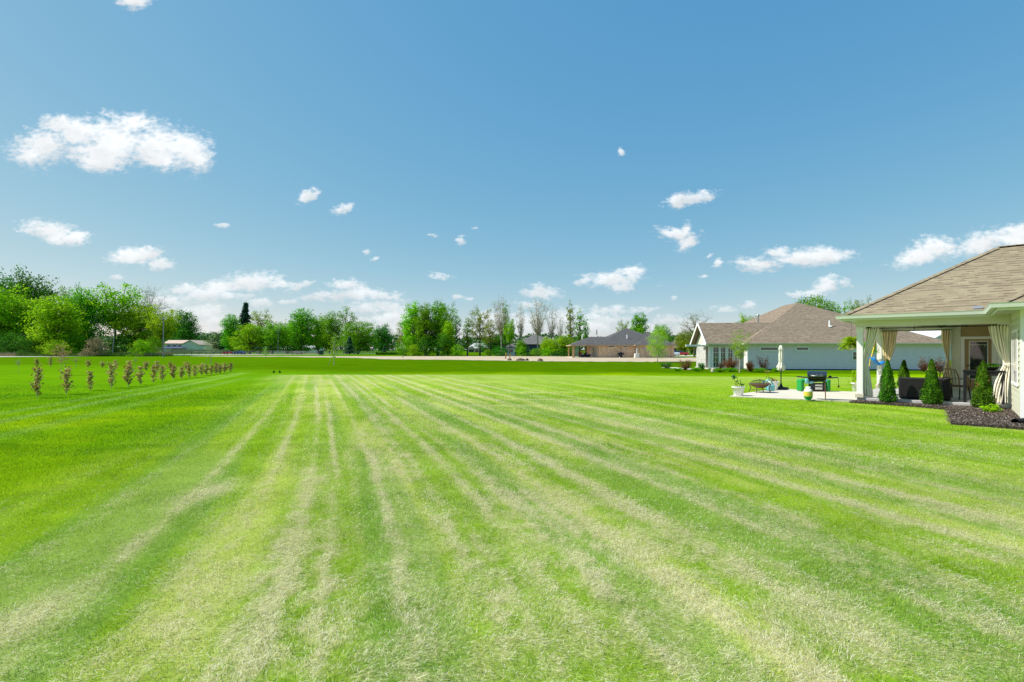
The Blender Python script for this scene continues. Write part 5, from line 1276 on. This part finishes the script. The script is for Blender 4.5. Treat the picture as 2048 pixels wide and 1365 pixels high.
    # children's play kitchen
    Y = 20.1; X = ax(1627, Y); k = empty('play_kitchen', (X, Y, .035), R(-6), 'green plastic play kitchen with teal top and dark oven door behind the grill', 'toy')
    for s in (-1, 1): b = MB(); b.box((s * .50, 0, .24), (.16, .36, .48), bev=.04); b.build('side_panel', MT['green'], k)
    b = MB(); b.box((0, .02, .44), (.84, .34, .12), bev=.03); b.build('counter', MT['green'], k)
    b = MB(); b.box((-.22, -.14, .41), (.34, .09, .20), bev=.03); b.box((.26, -.12, .45), (.40, .08, .12), bev=.03); b.build('panel', MT['teal'], k)
    b = MB(); b.box((.12, -.06, .17), (.52, .30, .32), bev=.02); cb = b.build('oven', MT['black'], k); MB().box((.10, -.215, .18), (.26, .01, .20)).build('door_pane', MT['stucco'], cb)
    b = MB(); b.lathe([(.05, 0), (.055, .01), (0, .014)], (-.22, -.05, .51), n=14); b.lathe([(.05, 0), (.055, .01), (0, .014)], (.05, .02, .502), n=14); b.build('burner', MT['black'], k)
    MB().box((-.02, -.155, .40), (.14, .02, .05), .1).build('control_knobs', MT['black'], k)

# ------------------------------------------------------------------ the other houses
def build_blue_house():
    A0 = R(-4); H0 = -.42; ox, oy = 24.8, 52.6
    H = empty('grey_blue_house', (ox, oy, H0), A0, 'long grey-blue sided house with brown hip roof and gabled sunroom wing', 'house')
    ZE = 2.78; L = 19.8; D = 14
    b = MB(); b.bx(0, L, 0, .2, 0, ZE); b.bx(-.0, .2, .2, D, 0, ZE); b.bx(L - .2, L, .2, D, 0, ZE); b.bx(.2, L - .2, D - .2, D, 0, ZE); b.build('wall', MT['stucco'], H)
    b = MB(); laps(b, .0, L, 0, .12, ZE - .22, .19, .055); b.build('siding', MT['blue_siding'], H)
    MB().bx(-.02, L + .02, -.03, .0, -.1, .118).build('foundation', MT['navy_siding'], H)
    b = MB(); b.bx(-.06, .1, -.06, .1, .12, ZE - .2); b.bx(L - .1, L + .06, -.06, .1, .12, ZE - .2); b.bx(.1, L - .1, -.045, 0, ZE - .22, ZE - .02); b.build('corner_board', MT['white'], H)
    b = MB(); slab_roof(b, hip(-.45, L + .45, -.45, 19.5, ZE, .50, 'y', (None, 6)), .08)
    slab_roof(b, hip(-3.9, 4.2, 1.2, 7.2, ZE + .002, .80, 'x', (0, 0)), .08); rf = b.build('roof', MT['roof_brown'], H)
    gutter([(-.45, 1.19), (-.45, -.45), (L + .45, -.45), (L + .45, 10)], ZE + .01, parent=H); gutter([(-4, 1.2), (-.6, 1.2)], ZE + .01, parent=H)
    b = MB(); b.bx(-.44, L + .44, -.44, -.06, ZE - .12, ZE - .10); b.build('soffit', MT['cream'], H)
    # vents
    b = MB(); b.tube([(3.5, 6, 4.7), (3.5, 6, 6.15)], .11, 10); b.lathe([(.17, 0), (.17, .1), (.05, .18)], (3.5, 6, 6.1), 12); b.build('roof_vent', MT['steel'], rf)
    b = MB(); b.tube([(10.1, 3.4, 4.6), (10.1, 3.4, 5.35)], .09, 8); b.box((10.1, 3.25, 4.72), (.3, .3, .05), 0, R(26)); b.build('roof_vent', MT['white'], rf)
    # wing: sunroom with gable end facing left, set back behind the long front wall
    y0w = 1.65
    MB().bx(-1.5, 0, y0w, y0w + .2, 0, ZE - .1).build('wing_wall', MT['blue_siding'], H); b = MB(); b.bx(-3.3, -3.1, 4.8, 6.8, 0, ZE); b.bx(-3.1, 0, 6.7, 6.85, 0, ZE); b.build('gable_end_wall', MT['stone'], H)
    ym = 4.2; zr = ZE + .8 * 3.0
    b = MB(); b.add([(-3.35, 1.7, ZE - .05), (-3.35, 6.8, ZE - .05), (-3.35, ym, zr - .3), (-3.2, 1.7, ZE - .05), (-3.2, 6.8, ZE - .05), (-3.2, ym, zr - .3)], [(0, 1, 2)[::-1], (3, 4, 5), (0, 3, 5, 2), (1, 2, 5, 4), (0, 1, 4, 3)]); b.build('gable_wall', MT['cream'], H)
    b = MB()
    for y0 in (1.15, 7.25):
        p0 = Vector((-3.93, y0, ZE - .06)); p1 = Vector((-3.93, ym, zr + .0)); d = p1 - p0; b.box((p0 + p1) / 2 - Vector((0, 0, .06)), (.06, d.length, .26), 0, math.atan2(d.z, abs(d.y)) * (1 if y0 < ym else -1))
    b.bx(-5.90, -3.2, 1.65, 1.9, ZE - .3, ZE - .1); b.build('rake_board', MT['white'], H)
    MB().box((-3.5, 2.6, ZE - .05), (.8, 2.0, .12), 0, 0, R(-18)).build('pent_roof', MT['white'], H)
    MB().bx(-3.45, -2.95, 2.8, 4.8, 0, ZE - .1).build('stone_pillar', MT['stone'], H)
    for x in (-3.35, -3.1, -2.3, -1.6): MB().bx(x - .11, x + .11, y0w - .02, y0w + .2, 0.0, ZE - .35).build('porch_post', MT['white'], H)
    MB().bx(-3.5, -.0, y0w - .03, y0w + .22, ZE - .35, ZE - .1).build('porch_beam', MT['cream'], H)
    MB().bx(-3.5, 0, y0w - .1, 6.7, -.05, .10).build('porch_floor', MT['concrete'], H)
    MB().bx(-2.9, -.0, 4.2, 4.3, .1, ZE - .1).build('back_wall', MT['glass'], H)
    window(H, -2.7, y0w + .13, 1.30, .55, 2.1, cols=2, rows=4, fw=.05); window(H, -1.95, y0w + .13, 1.3, .5, 2.1, cols=2, rows=4, fw=.05); window(H, -1.22, y0w - .03, 1.3, .45, 2.1, cols=2, rows=4, fw=.05)
    window(H, -.50, y0w - .03, 1.3, .60, 1.75, cols=2, rows=2, gm='glass_lit')
    window(H, 2.15, -.035, 2.22, 1.7, .24, fw=.16); window(H, 5.5, -.035, 2.22, 1.15, .24, fw=.16)
    window(H, 11.1, -.035, 1.5, 1.1, .75, rows=2, fw=.14)
    # planting in front
    g = 'shrubs in the bed of the grey-blue house'
    shrub('big rusty brown shrub before the sunroom windows', 1460, 49.0, 714, 15, 'leaf_rust', 41, n=2600, leaf=(.05, .12), group=g)
    shrub('rusty shrub right of the pale young tree trunks', 1500, 48.0, 720, 9, 'leaf_rust', 42, n=1500, leaf=(.05, .12), group=g)
    shrub('dark red spiky shrub against the grey-blue siding', 1526, 49.5, 712, 14, 'leaf_red', 43, n=800, spiky=True, leaf=(.05, .12), group=g)
    shrub('small rusty shrub between the sunroom posts', 1442, 50.5, 721, 6, 'leaf_red', 44, n=500, leaf=(.05, .1), group=g)
    shrub('wide reddish twiggy shrub left of the stone pillar', 1370, 51.5, 720, 17, 'leaf_rust', 45, n=1500, spiky=True, leaf=(.05, .1), group=g)
    shrub('green leafy plant at the foot of the stone pillar', 1403, 50.5, 724, 8, 'leaf_dark', 46, n=900, leaf=(.06, .12), group=g)
    for i, (px, w, lb) in enumerate(((1440, 14, 'low green ground cover clump right of the boulder'), (1462, 12, 'low green ground cover below the big rusty shrub'), (1497, 13, 'low green ground cover below the second rusty shrub'),
                                     (1522, 14, 'low green ground cover at the foot of the spiky red shrub'), (1552, 9, 'last low green clump toward the closed umbrella'), (1395, 14, 'low green ground cover below the stone pillar'), (1352, 12, 'low green clump left of the twiggy shrub'))):
        shrub(lb, px, 47.5 + (i % 3) * .6, 735, w, 'leaf_mid', 50 + i, n=1300, leaf=(.04, .1), group='ground cover clumps', name='ground_cover', cat='plant')
    shrub('dark green low shrubs on the gravel by the path', 1335, 56, 722, 14, 'leaf_dark', 61, n=900, leaf=(.06, .14), group=g)
    shrub('dark red shrub at the right corner of the grey-blue house', 1848, 48.5, 714, 11, 'leaf_red', 62, n=1100, spiky=True, leaf=(.05, .12), group=g)
    shrub('dark red shrub in front of the white house', 1880, 47.5, 716, 12, 'leaf_red', 63, n=1100, spiky=True, leaf=(.05, .12), group=g)
    def boulder(px, Y, w, h, label, seed, m='rock'):
        X = ax(px, Y); r = empty('boulder', (X, Y, g1(X, Y)), seed, label, 'boulder'); b = MB(); n = 12; rr = random.Random(seed); vs = []
        for i in range(7):
            t = i / 6 * math.pi / 2 * 1.15
            for j in range(n): a = j * 2 * math.pi / n; k = 1 + rr.uniform(-.14, .14); vs.append((w / 2 * math.cos(t) * k * math.cos(a), w / 2 * .8 * math.cos(t) * k * math.sin(a), h * math.sin(t) * (1 + rr.uniform(-.08, .08))))
        b.add(vs, [(i * n + j, i * n + (j + 1) % n, (i + 1) * n + (j + 1) % n, (i + 1) * n + j) for i in range(6) for j in range(n)] + [tuple(range(6 * n, 7 * n))], True); o = b.build('stone', MT[m], r); return r
    boulder(1426, 48.5, .55, .38, 'pinkish boulder at the sunroom post', 1)
    boulder(1332, 58, .7, .45, 'pale grey boulder beside the path', 2)
    for i, (px, py, w, lb) in enumerate(((1041, 722, 1.6, 'largest brown earth clod on the soil edge'), (1080, 722.5, 1.2, 'greyish clod below the two-trunked bare tree'), (1019, 721.5, .8, 'small clod left of the largest earth clod'), (1054, 722, .6, 'small clod right of the largest earth clod'))):
        boulder(px, 1700 / (py - 700), w, .38, lb, 10 + i, 'soilclod')
MT['soilclod'] = mat('dug_earth', (.13, .09, .06), .95, .4, 5, .8)

def build_brick_house():
    Z0 = 0; ox, oy = 18.1, 106.0; H = empty('brick_house', (ox, oy, Z0), 0, 'brown brick house with dark grey hip roofs and a covered porch on its left', 'house')
    ZE = 2.7; L = 15.9
    b = MB(); b.bx(0, 8.1, 0, .2, 0, ZE); b.bx(8.3, L, -1.2, -1.0, 0, ZE); b.bx(L - .2, L, -1.0, 12, 0, ZE); b.bx(.2, L - .2, 15.8, 16, 0, ZE); b.build('wall', MT['brick'], H)
    MB().bx(-.0, .2, .2, 9, 0, ZE).build('lit_side_wall', MT['stone'], H); MB().bx(8.1, 8.3, -1.2, .2, 0, ZE).build('lit_side_wall', MT['stone'], H)  # left-facing brick walls given paler stone, sunlight put into their colour
    b = MB(); slab_roof(b, hip(-.45, 16.4, -.45, 16.4, ZE, .47, 'x'), .1); slab_roof(b, hip(6, L + .6, .9, 12.6, ZE + .01, .47, 'x', (None, 1.5)), .1); slab_roof(b, hip(7.7, L + .45, -1.6, 9, ZE + .02, .47, 'y', (None, 0)), .1)
    slab_roof(b, hip(-5.6, 3, -.3, 9.0, ZE - .0, .40, 'x', (None, 0)), .1); rf = b.build('roof', MT['roof_grey'], H)
    b = sweep([(-5.6, 9), (-5.6, -.3), (-.45, -.3), (-.45, -.45), (7.7, -.45), (7.7, -1.6), (L + .45, -1.6), (L + .45, 8)], [(0, ZE + .02), (.1, ZE + .02), (.1, ZE - .18), (0, ZE - .18)]); b.build('gutter', MT['wood'], H)
    b = MB(); b.tube([(.7, 5, 5.0), (.7, 5, 6.1)], .14, 8); b.build('roof_vent', MT['steel'], rf)
    b = MB(); b.tube([(6.9, 2.6, 4.0), (6.9, 2.6, 4.95)], .12, 8); b.build('roof_vent', MT['white'], rf)
    b = MB(); b.tube([(-2.7, 3.6, 4.0), (-2.7, 3.6, 4.9)], .12, 8); b.build('roof_vent', MT['white'], rf)
    for x, y in ((-5.2, 0), (-4.85, .3), (-5.2, 7.5), (-1.2, 7.5)): MB().bx(x - .14, x + .14, y - .14, y + .14, 0, ZE).build('porch_post', MT['wood'], H)
    MB().bx(-5.4, 0, -.2, 9, -.05, .14).build('porch_floor', MT['concrete'], H); MB().bx(-5.5, -.02, -.2, 8.9, ZE - .12, ZE - .08).build('porch_ceiling', MT['wood'], H)
    window(H, 3.0, 0, 2.35, 1.4, .22, fw=.08); window(H, 5.9, 0, 2.35, .9, .22, fw=.08); window(H, 0, 1.4, 1.3, .9, 1.8, 0, 1, (-1, 0), 1, 2, fw=.12); window(H, 0, 4.5, 1.3, .9, 1.8, 0, 1, (-1, 0), 1, 2, fw=.12)
    
    for x, y in ((8.55, -1.25), (15.2, -1.25), (.15, -.06)): MB().tube([(x, y, 0), (x, y, ZE)], .06, 6).build('downspout', MT['wood'], H)
    for x, z, w, h in ((9.4, 1.55, .35, .6), (9.85, 1.2, .3, .4)): MB().bx(ox * 0 + x, x + w, -1.32, -1.2, z, z + h).build('meter_box', MT['steel'], H)
    MB().tube([(9.9, -1.27, 0), (9.9, -1.27, 1.2)], .04, 6).build('conduit', MT['steel'], H)
    # air conditioner
    Y = 104.2; a = empty('air_conditioner', (ax(1273.5, Y), Y, 0), 0, 'beige air conditioner box before the brick wall', 'air conditioner')
    b = MB(); b.box((0, 0, .5), (.9, .9, .8), bev=.05); b.build('case', MT['stucco'], a); b = MB(); b.lathe([(.38, 0), (.38, .03), (0, .05)], (0, 0, .9), 16); b.build('fan_grille', MT['steel'], a); MB().box((0, 0, .05), (1.1, 1.1, .1)).build('pad', MT['concrete'], a)
    # covered grill
    Y = 104.8; g = empty('covered_grill', (ax(1241, Y), Y, 0), 0, 'black covered grill against the brick wall', 'grill')
    b = MB(); b.box((0, 0, .85), (1.5, .6, .3), bev=.1); b.box((0, 0, 1.05), (.8, .55, .3), bev=.12); b.build('lid', MT['black'], g); MB().box((0, 0, .38), (.75, .5, .7), bev=.03).build('cabinet', MT['black'], g)
    MB().box((-.25, -.32, .1), (.2, .2, .2), bev=.03).build('wheel', MT['white'], g)
    # porch furniture
    for i, (px, lb) in enumerate(((1166, 'dark wicker armchair on the brick house porch'), (1176, 'dark armchair with pale cushion nearest the brick house wall'))):
        Y = 107; c = empty('porch_armchair', (ax(px, Y), Y, .14), R(20 * i), lb, 'chair', 'armchairs on the brick house porch')
        MB().box((0, 0, .25), (.9, .8, .4), bev=.06).build('seat', MT['wicker'], c); MB().box((0, .36, .6), (.9, .15, .6), bev=.05).build('backrest', MT['wicker'], c)
        for s in (-1, 1): MB().box((s * .42, 0, .45), (.12, .8, .3), bev=.04).build('arm', MT['wicker'], c)
        MB().box((0, .2, .62), (.5, .18, .4), R(8), bev=.06).build('cushion', MT['cushion'], c)
    f = empty('potted_flowers', (ax(1159.5, 111), 111, .14), 0, 'red flowers in a pot under the brick house porch', 'plant')
    MB().lathe([(.2, 0), (.3, .5), (.32, .5)], n=14).build('pot', MT['black'], f); r = np.random.RandomState(5); C = r.normal(0, 1, (160, 3)) * np.array([.3, .3, .2]) + np.array([0, 0, .9]); foliage_obj('blossom', C, r.normal(size=C.shape), r.uniform(.1, .2, 160), r.rand(160), 'flower_red', f)

def gable_shell(H, x0, x1, y0, y1, ze, p, wm, rm, axis='x', ov=.4, ends=(0, 0), wallname='wall'):
    b = MB(); b.bx(x0, x1, y0, y0 + .15, 0, ze); b.bx(x0, x1, y1 - .15, y1, 0, ze); b.bx(x0, x0 + .15, y0 + .15, y1 - .15, 0, ze); b.bx(x1 - .15, x1, y0 + .15, y1 - .15, 0, ze)
    if axis == 'x' and ends[0] == 0:
        ym = (y0 + y1) / 2; zr = ze + p * (y1 - y0) / 2
        for x in (x0 + .01, x1 - .01): b.add([(x, y0, ze), (x, y1, ze), (x, ym, zr)], [(0, 1, 2)])
    if axis == 'y' and ends[0] == 0:
        xm = (x0 + x1) / 2; zr = ze + p * (x1 - x0) / 2
        for y in (y0 + .01, y1 - .01): b.add([(x0, y, ze), (x1, y, ze), (xm, y, zr)], [(0, 1, 2)])
    b.build(wallname, MT[wm], H); b = MB(); slab_roof(b, hip(x0 - ov, x1 + ov, y0 - ov, y1 + ov, ze, p, axis, ends), .12); return b.build('roof', MT[rm], H)
def car(px, Y, rz, m, label, bz=0):
    c = empty('parked_car', (ax(px, Y), Y, bz), rz, label, 'car', 'cars parked beyond the lawn')
    b = MB(); vs = []; prof = [(-2.2, .35), (-2.25, .7), (-2.1, .9), (-1.1, 1.0), (1.4, 1.0), (2.15, .9), (2.25, .6), (2.2, .35)]; n = len(prof)
    for x, k in ((-.85, 1), (.85, 1)): vs += [(x, y, z) for y, z in prof]
    b.add(vs, [tuple(range(n)), tuple(range(2 * n - 1, n - 1, -1))] + [(i, n + i, n + (i + 1) % n, (i + 1) % n) for i in range(n)]); b.build('body', MT[m], c)
    b = MB(); vs = [(-.8, -1.1, 1.0), (.8, -1.1, 1.0), (.8, 1.5, 1.0), (-.8, 1.5, 1.0), (-.62, -.5, 1.45), (.62, -.5, 1.45), (.62, 1.0, 1.45), (-.62, 1.0, 1.45)]
    b.add(vs, [(0, 1, 5, 4), (1, 2, 6, 5), (2, 3, 7, 6), (3, 0, 4, 7), (4, 5, 6, 7)]); b.build('windows', MT['glass'], c); MB().bx(-.6, .6, -.45, .95, 1.452, 1.47).build('roof', MT[m], c)
    for sx in (-1, 1):
        for y in (-1.4, 1.4): MB().tube([(sx * .70, y, .33), (sx * .88, y, .33)], .33, 16).build('wheel', MT['rubber'], c)
        MB().box((sx * .6, -2.235, .68), (.35, .03, .12)).build('headlight', MT['white'], c)
    return c
def build_far():
    # cream garage house at left
    Y = 225; H = empty('garage_house', (ax(363, Y), Y, 0), R(6), 'cream house with tan roof and a garage gable beyond the road', 'house')
    rf = gable_shell(H, 0, 7.3, 0, 12, 4.0, .52, 'stucco', 'tanroof', 'y'); MB().bx(.6, 3.6, -.06, 0, 0, 2.6).build('garage_door', MT['stucco'], H)
    b = MB(); b.bx(-9, 0, 3, 3.2, 0, 4.6); b.build('wing_wall', MT['cream'], H); b = MB(); slab_roof(b, hip(-9.5, 1, 2.4, 13, 4.6, .30, 'x', (0, 0)), .15); b.build('wing_roof', MT['tanroof'], H)
    for k in range(3): window(H, -7 + k * 2.4, 3, 3.2, 1.2, 1.1, fw=.12)
    b = MB(); b.add([(-8, -1.8, 2.35), (3.2, -1.8, 2.35), (0, 3, 3.3), (-8, 3, 3.3), (-8, -1.8, 2.15), (3.2, -1.8, 2.15), (0, 3, 3.1), (-8, 3, 3.1)], [(0, 1, 2, 3), (7, 6, 5, 4), (0, 4, 5, 1), (1, 5, 6, 2), (3, 7, 4, 0)]); b.build('porch_roof', MT['navy_siding'], H)
    for x in (-7.8, -4, -.2, 2.9): MB().bx(x - .1, x + .1, -1.7, -1.5, 0, 2.2).build('porch_post', MT['white'], H)
    # board fence
    Y = 205; x0, x1 = ax(346, Y), ax(448, Y); F = empty('board_fence', (x0, Y, 0), 0, 'tan wooden board fence right of the cream garage', 'fence'); b = MB(); n = int((x1 - x0) / .16)
    for i in range(n): b.bx(i * .16, i * .16 + .145, 0, .03, .05, 1.75 + .02 * (i % 3))
    b.build('boards', MT['tanwall'], F); b = MB(); b.bx(0, x1 - x0, .035, .08, .5, .6); b.bx(0, x1 - x0, .035, .08, 1.3, 1.4); b.build('rail', MT['wood'], F)
    for i in range(9): MB().bx(i * (x1 - x0) / 8 - .06, i * (x1 - x0) / 8 + .06, .085, .2, 0, 1.8).build('post', MT['wood'], F)
    # split rail fence
    Y = 192; x0, x1 = ax(450, Y), ax(792, Y); F = empty('split_rail_fence', (x0, Y, 0), 0, 'long grey split rail fence in front of the middle trees', 'fence'); n = 26
    for i in range(n + 1): MB().bx(i * (x1 - x0) / n - .09, i * (x1 - x0) / n + .09, -.09, .09, 0, 1.35).build('post', MT['wood_grey'], F)
    for z in (.55, 1.1): b = MB(); b.bx(0, x1 - x0, -.05, .05, z, z + .13); b.build('rail', MT['wood_grey'], F)
    # wire fence by the road at left
    Y = 150; x0, x1 = ax(296, Y), ax(470, Y); F = empty('wire_fence', (x0, Y, 0), 0, 'thin wire fence with dark posts along the left field', 'fence')
    for i in range(13): MB().tube([(i * (x1 - x0) / 12, 0, 0), (i * (x1 - x0) / 12, 0, 1.2)], .04, 5).build('post', MT['darkmetal'], F)
    b = MB(); b.tube([(0, 0, 1.1), (x1 - x0, 0, 1.1)], .012, 4); b.tube([(0, 0, .6), (x1 - x0, 0, .6)], .012, 4); b.build('wire', MT['steel'], F)
    # low building with blue roofs
    Y = 330; H = empty('long_shed', (ax(437, Y), Y, 0), 0, 'long low building with pale blue metal roof behind the trees', 'building'); gable_shell(H, 0, 42, 0, 10, 2.4, .22, 'stucco', 'blueroof', 'x')
    for k in range(5): MB().bx(3 + k * 8, 6 + k * 8, -.06, 0, 0, 2.0).build('door', MT['carblue'], H)
    H = empty('small_white_house', (ax(560, 262), 262, 0), R(-8), 'small white house glimpsed behind the middle trees', 'house'); gable_shell(H, -4, 20, 0, 8, 2.3, .35, 'stucco', 'metalroof', 'x')
    for k in range(4): window(H, 0 + k * 5, 0, 1.3, 1.2, 1.0, fw=.1)
    car(459, 185, R(90), 'carred', 'red car left of the middle trees'); car(479, 182, R(80), 'carblue', 'dark blue car left of the middle trees')
    car(1347, 138, R(5), 'carwhite', 'white car beside the brick house'); car(1361, 140, R(70), 'carred', 'dark red car beside the white car')
    # utility poles
    def pole(px, Y, top, lean, label, arm=0, m='pole', r=.13):
        X = ax(px, Y); H = az(top, Y); p = empty('utility_pole', (X, Y, 0), 0, label, 'utility pole', 'wooden utility poles along the road'); MB().tube([(0, 0, 0), (lean, 0, H)], [r, r * .65], 8).build('pole', MT[m], p)
        if arm:
            o = MB().box((lean * .96, -.1, H - .5), (arm, .1, .12)).build('crossarm', MT['wood_grey'], p)
            for s in (-.42, 0, .42): MB().lathe([(.05, 0), (.07, .06), (.04, .16)], (lean * .96 + s * arm, -.1, H - .44), 8).build('insulator', MT['white'], o)
        else:
            MB().tube([(lean * .95 - .2, 0, H - .4), (lean * .95 - .55, 0, H - .3)], .05, 6).build('bracket', MT['darkmetal'], p)
        return (X + lean, Y, H)
    a = pole(224.5, 137, 659, .7, 'leaning grey utility pole before the left woods'); pole(327, 109, 634, 0, 'tall bluish utility pole, nearest to the field', 1.5)
    c = pole(556, 196, 659, .1, 'utility pole in front of the middle trees', 1.7); pole(746.5, 215, 672, 0, 'farthest utility pole by the domed tree', 0, r=.14)
    w = empty('power_line', (0, 0, 0), 0, 'pair of thin wires running left from the leaning pole', 'wire')
    for dz in (0, -.75):
        pts = [(a[0] + (-75 - a[0]) * t - 50 * t * t * 0, a[1] + (100 - a[1]) * t * 0 + 0, a[2] - .4 + dz - 2.2 * math.sin(math.pi * t) * .5) for t in [q / 16 for q in range(17)]]
        pts = [((a[0]) + (-190 - a[0]) * (q / 16), a[1] + 6 * q / 16, a[2] - .4 + dz - 1.0 * math.sin(math.pi * q / 16)) for q in range(17)]; MB().tube(pts, .03, 4).build('wire', MT['darkmetal'], w)
    # box, benches
    u = empty('utility_box', (ax(642.5, 168), 168, 0), 0, 'dark green utility box beside the rail fence', 'utility box'); MB().box((0, 0, .75), (1.3, .9, 1.45), bev=.06).build('cabinet', MT['greenbox'], u); MB().box((0, 0, .03), (1.6, 1.2, .1)).build('pad', MT['concrete'], u)
    for px, lb in ((589, 'left picnic bench in front of the rail fence'), (600, 'right picnic bench in front of the rail fence')):
        q = empty('bench', (ax(px, 186), 186, 0), 0, lb, 'bench', 'benches before the rail fence'); MB().box((0, 0, .5), (1.7, .4, .08)).build('seat', MT['wood_grey'], q); MB().box((0, .2, .95), (1.7, .06, .35)).build('backrest', MT['wood_grey'], q)
        for s in (-1, 1): MB().box((s * .7, 0, .25), (.1, .4, .5)).build('leg', MT['darkmetal'], q)
    # wooden stakes in the soil
    for px, Y, tp, lb in ((1011.5, 92, 706, 'taller orange-brown marker stake in the soil'), (1020, 104, 708, 'shorter marker stake in the soil'), (1028.5, 104, 711.5, 'small thin marker stake in the soil')):
        s = empty('marker_stake', (ax(px, Y), Y, 0), 0, lb, 'stake', 'wooden marker stakes'); h = az(tp, Y); w = .08 if px > 1025 else .2; MB().bx(-w / 2, w / 2, -.05, .05, 0, h).build('stake', MT['orangewood'], s); MB().bx(-w / 2 - .01, w / 2 + .01, -.06, .06, h * .8, h * .98).build('ribbon', MT['yellow'], s)
    # brown gabled house, far
    Y = 330; H = empty('brown_gabled_house', (ax(935, Y), Y, 0), 0, 'low house with pale roof and two brown gables behind the olive tree', 'house')
    gable_shell(H, 0, 14.5, 2, 12, 2.7, .62, 'tanwall', 'metalroof', 'x', ends=(4, 4))
    for x0, w in ((0, 5.2), (7.2, 5.2)):
        b = MB(); b.bx(x0, x0 + w, 0, 2, 0, 2.3); b.add([(x0 - .3, -.02, 2.3), (x0 + w + .3, -.02, 2.3), (x0 + w / 2, -.02, 4.2), (x0 - .3, 4, 2.3), (x0 + w + .3, 4, 2.3), (x0 + w / 2, 4, 4.2)], [(0, 1, 2), (0, 2, 5, 3), (1, 4, 5, 2)]); b.build('gable_bay', MT['tanwall'], H)
        MB().bx(x0 + 1, x0 + w - 1, -.08, -.02, .2, 1.9).build('garage_door', MT['darkmetal'], H)
    b = MB(); b.bx(5.4, 7, .8, .9, 0, 2); b.bx(12.6, 14.4, .9, 1.0, .6, 1.7); b.build('window', MT['glass'], H)
    # dark blue house with sunroom
    Y = 143; X = ax(1030, Y); H = empty('dark_blue_house', (X, Y, 0), 0, 'dark navy house with grey hip roof and a white sunroom', 'house')
    gable_shell(H, 0, 12.2, 0, 14, 3.3, .48, 'navy_siding', 'roof_grey2', 'y', ends=(6.1, 4)); b = MB(); b.bx(12.2, 18.5, 1.5, 1.65, 0, 2.6); b.build('wing_wall', MT['cream_siding'], H); b = MB(); slab_roof(b, hip(8, 19, 1, 11, 2.7, .45, 'x', (0, 3)), .12); b.build('wing_roof', MT['roof_grey2'], H)
    window(H, 11, -.02, 1.7, .7, 1.2, fw=.15)
    b = MB(); b.bx(-3.2, 0, -1.5, 3, 0, 2.3); b.build('sunroom_wall', MT['white'], H); b = MB(); slab_roof(b, hip(-3.6, 2, -1.9, 3.5, 2.3, .45, 'x', (None, 0)), .1); b.build('sunroom_roof', MT['roof_grey2'], H)
    window(H, -2.3, -1.52, 1.4, .8, .9, fw=.1); window(H, -1.0, -1.52, 1.4, .8, .9, fw=.1); MB().tube([(5.2, -1, 4.2), (5.2, -1, 4.6)], .1, 6)
    # stone-gabled brown house, right
    Y = 235; H = empty('stone_gabled_house', (ax(1337, Y), Y, 0), 0, 'brown roofed house with a stone gable left of the grey-blue house', 'house')
    gable_shell(H, 0, 14, 0, 9, 2.5, .7, 'tanwall', 'roof_brown', 'x', ends=(0, 0)); b = MB(); b.bx(9, 13.8, -4, 0, 0, 3.0); b.build('gable_wall', MT['stone'], H)
    b = MB(); slab_roof(b, hip(8.4, 14.4, -4.5, 5, 3.0, .75, 'y', (0, 0)), .15); b.build('gable_roof', MT['roof_brown'], H); b = MB(); b.add([(9, -4.02, 3.0), (13.8, -4.02, 3.0), (11.4, -4.02, 4.7)], [(0, 1, 2)]); b.build('gable_peak', MT['stone'], H)
    MB().bx(9.6, 10.6, -4.08, -4.0, .6, 2.6).build('window', MT['glass'], H); MB().bx(12.4, 13.5, -4.08, -4.0, 0, 2.4).build('door', MT['wood'], H); MB().bx(1, 8, -.06, 0, .1, 2.2).build('garage_door', MT['darkmetal'], H)
    # white house seen through the porch
    Y = 82; H = empty('white_house', (ax(1845, Y), Y, -.2), R(-10), 'white house with steep gable seen through the porch', 'house')
    gable_shell(H, 0, 8.5, 0, 10, 2.6, .62, 'stucco', 'metalroof', 'y'); b = MB(); b.bx(1.2, 3.6, -.06, 0, 0, 2.1); b.build('garage_door', MT['white'], H); b = MB(); b.bx(4.6, 7.2, -.06, 0, 0, 2.1); b.build('garage_door', MT['white'], H)
    b = MB(); b.bx(-.6, 9.2, -.5, 0, 2.35, 2.5); b.build('pent_roof', MT['metalroof'], H)
MT['tanroof'] = mat('tan_metal_roof', (.55, .42, .32), .6, .06, 1)
MT['gunmetal'] = mat('gunmetal', (.02, .035, .06), .35, .1, 6)
MT['greenbox'] = mat('utility_green', (.02, .07, .04), .5, .1, 3)
MT['orangewood'] = mat('orange_stained_wood', (.5, .26, .08), .8, .15, 4)
MT['roof_grey2'] = shingle('shingle_light_grey', (.24, .235, .225), (.16, .155, .15), (.08, .08, .08), .3, .16)

build_lawn()
build_ground_extras()
build_near_house()
build_blue_house()
build_brick_house()
build_far()
build_archetypes()
build_trees()
build_rows()
build_porch_things()
build_patio_things()
build_grass()
bpy.context.view_layer.update()
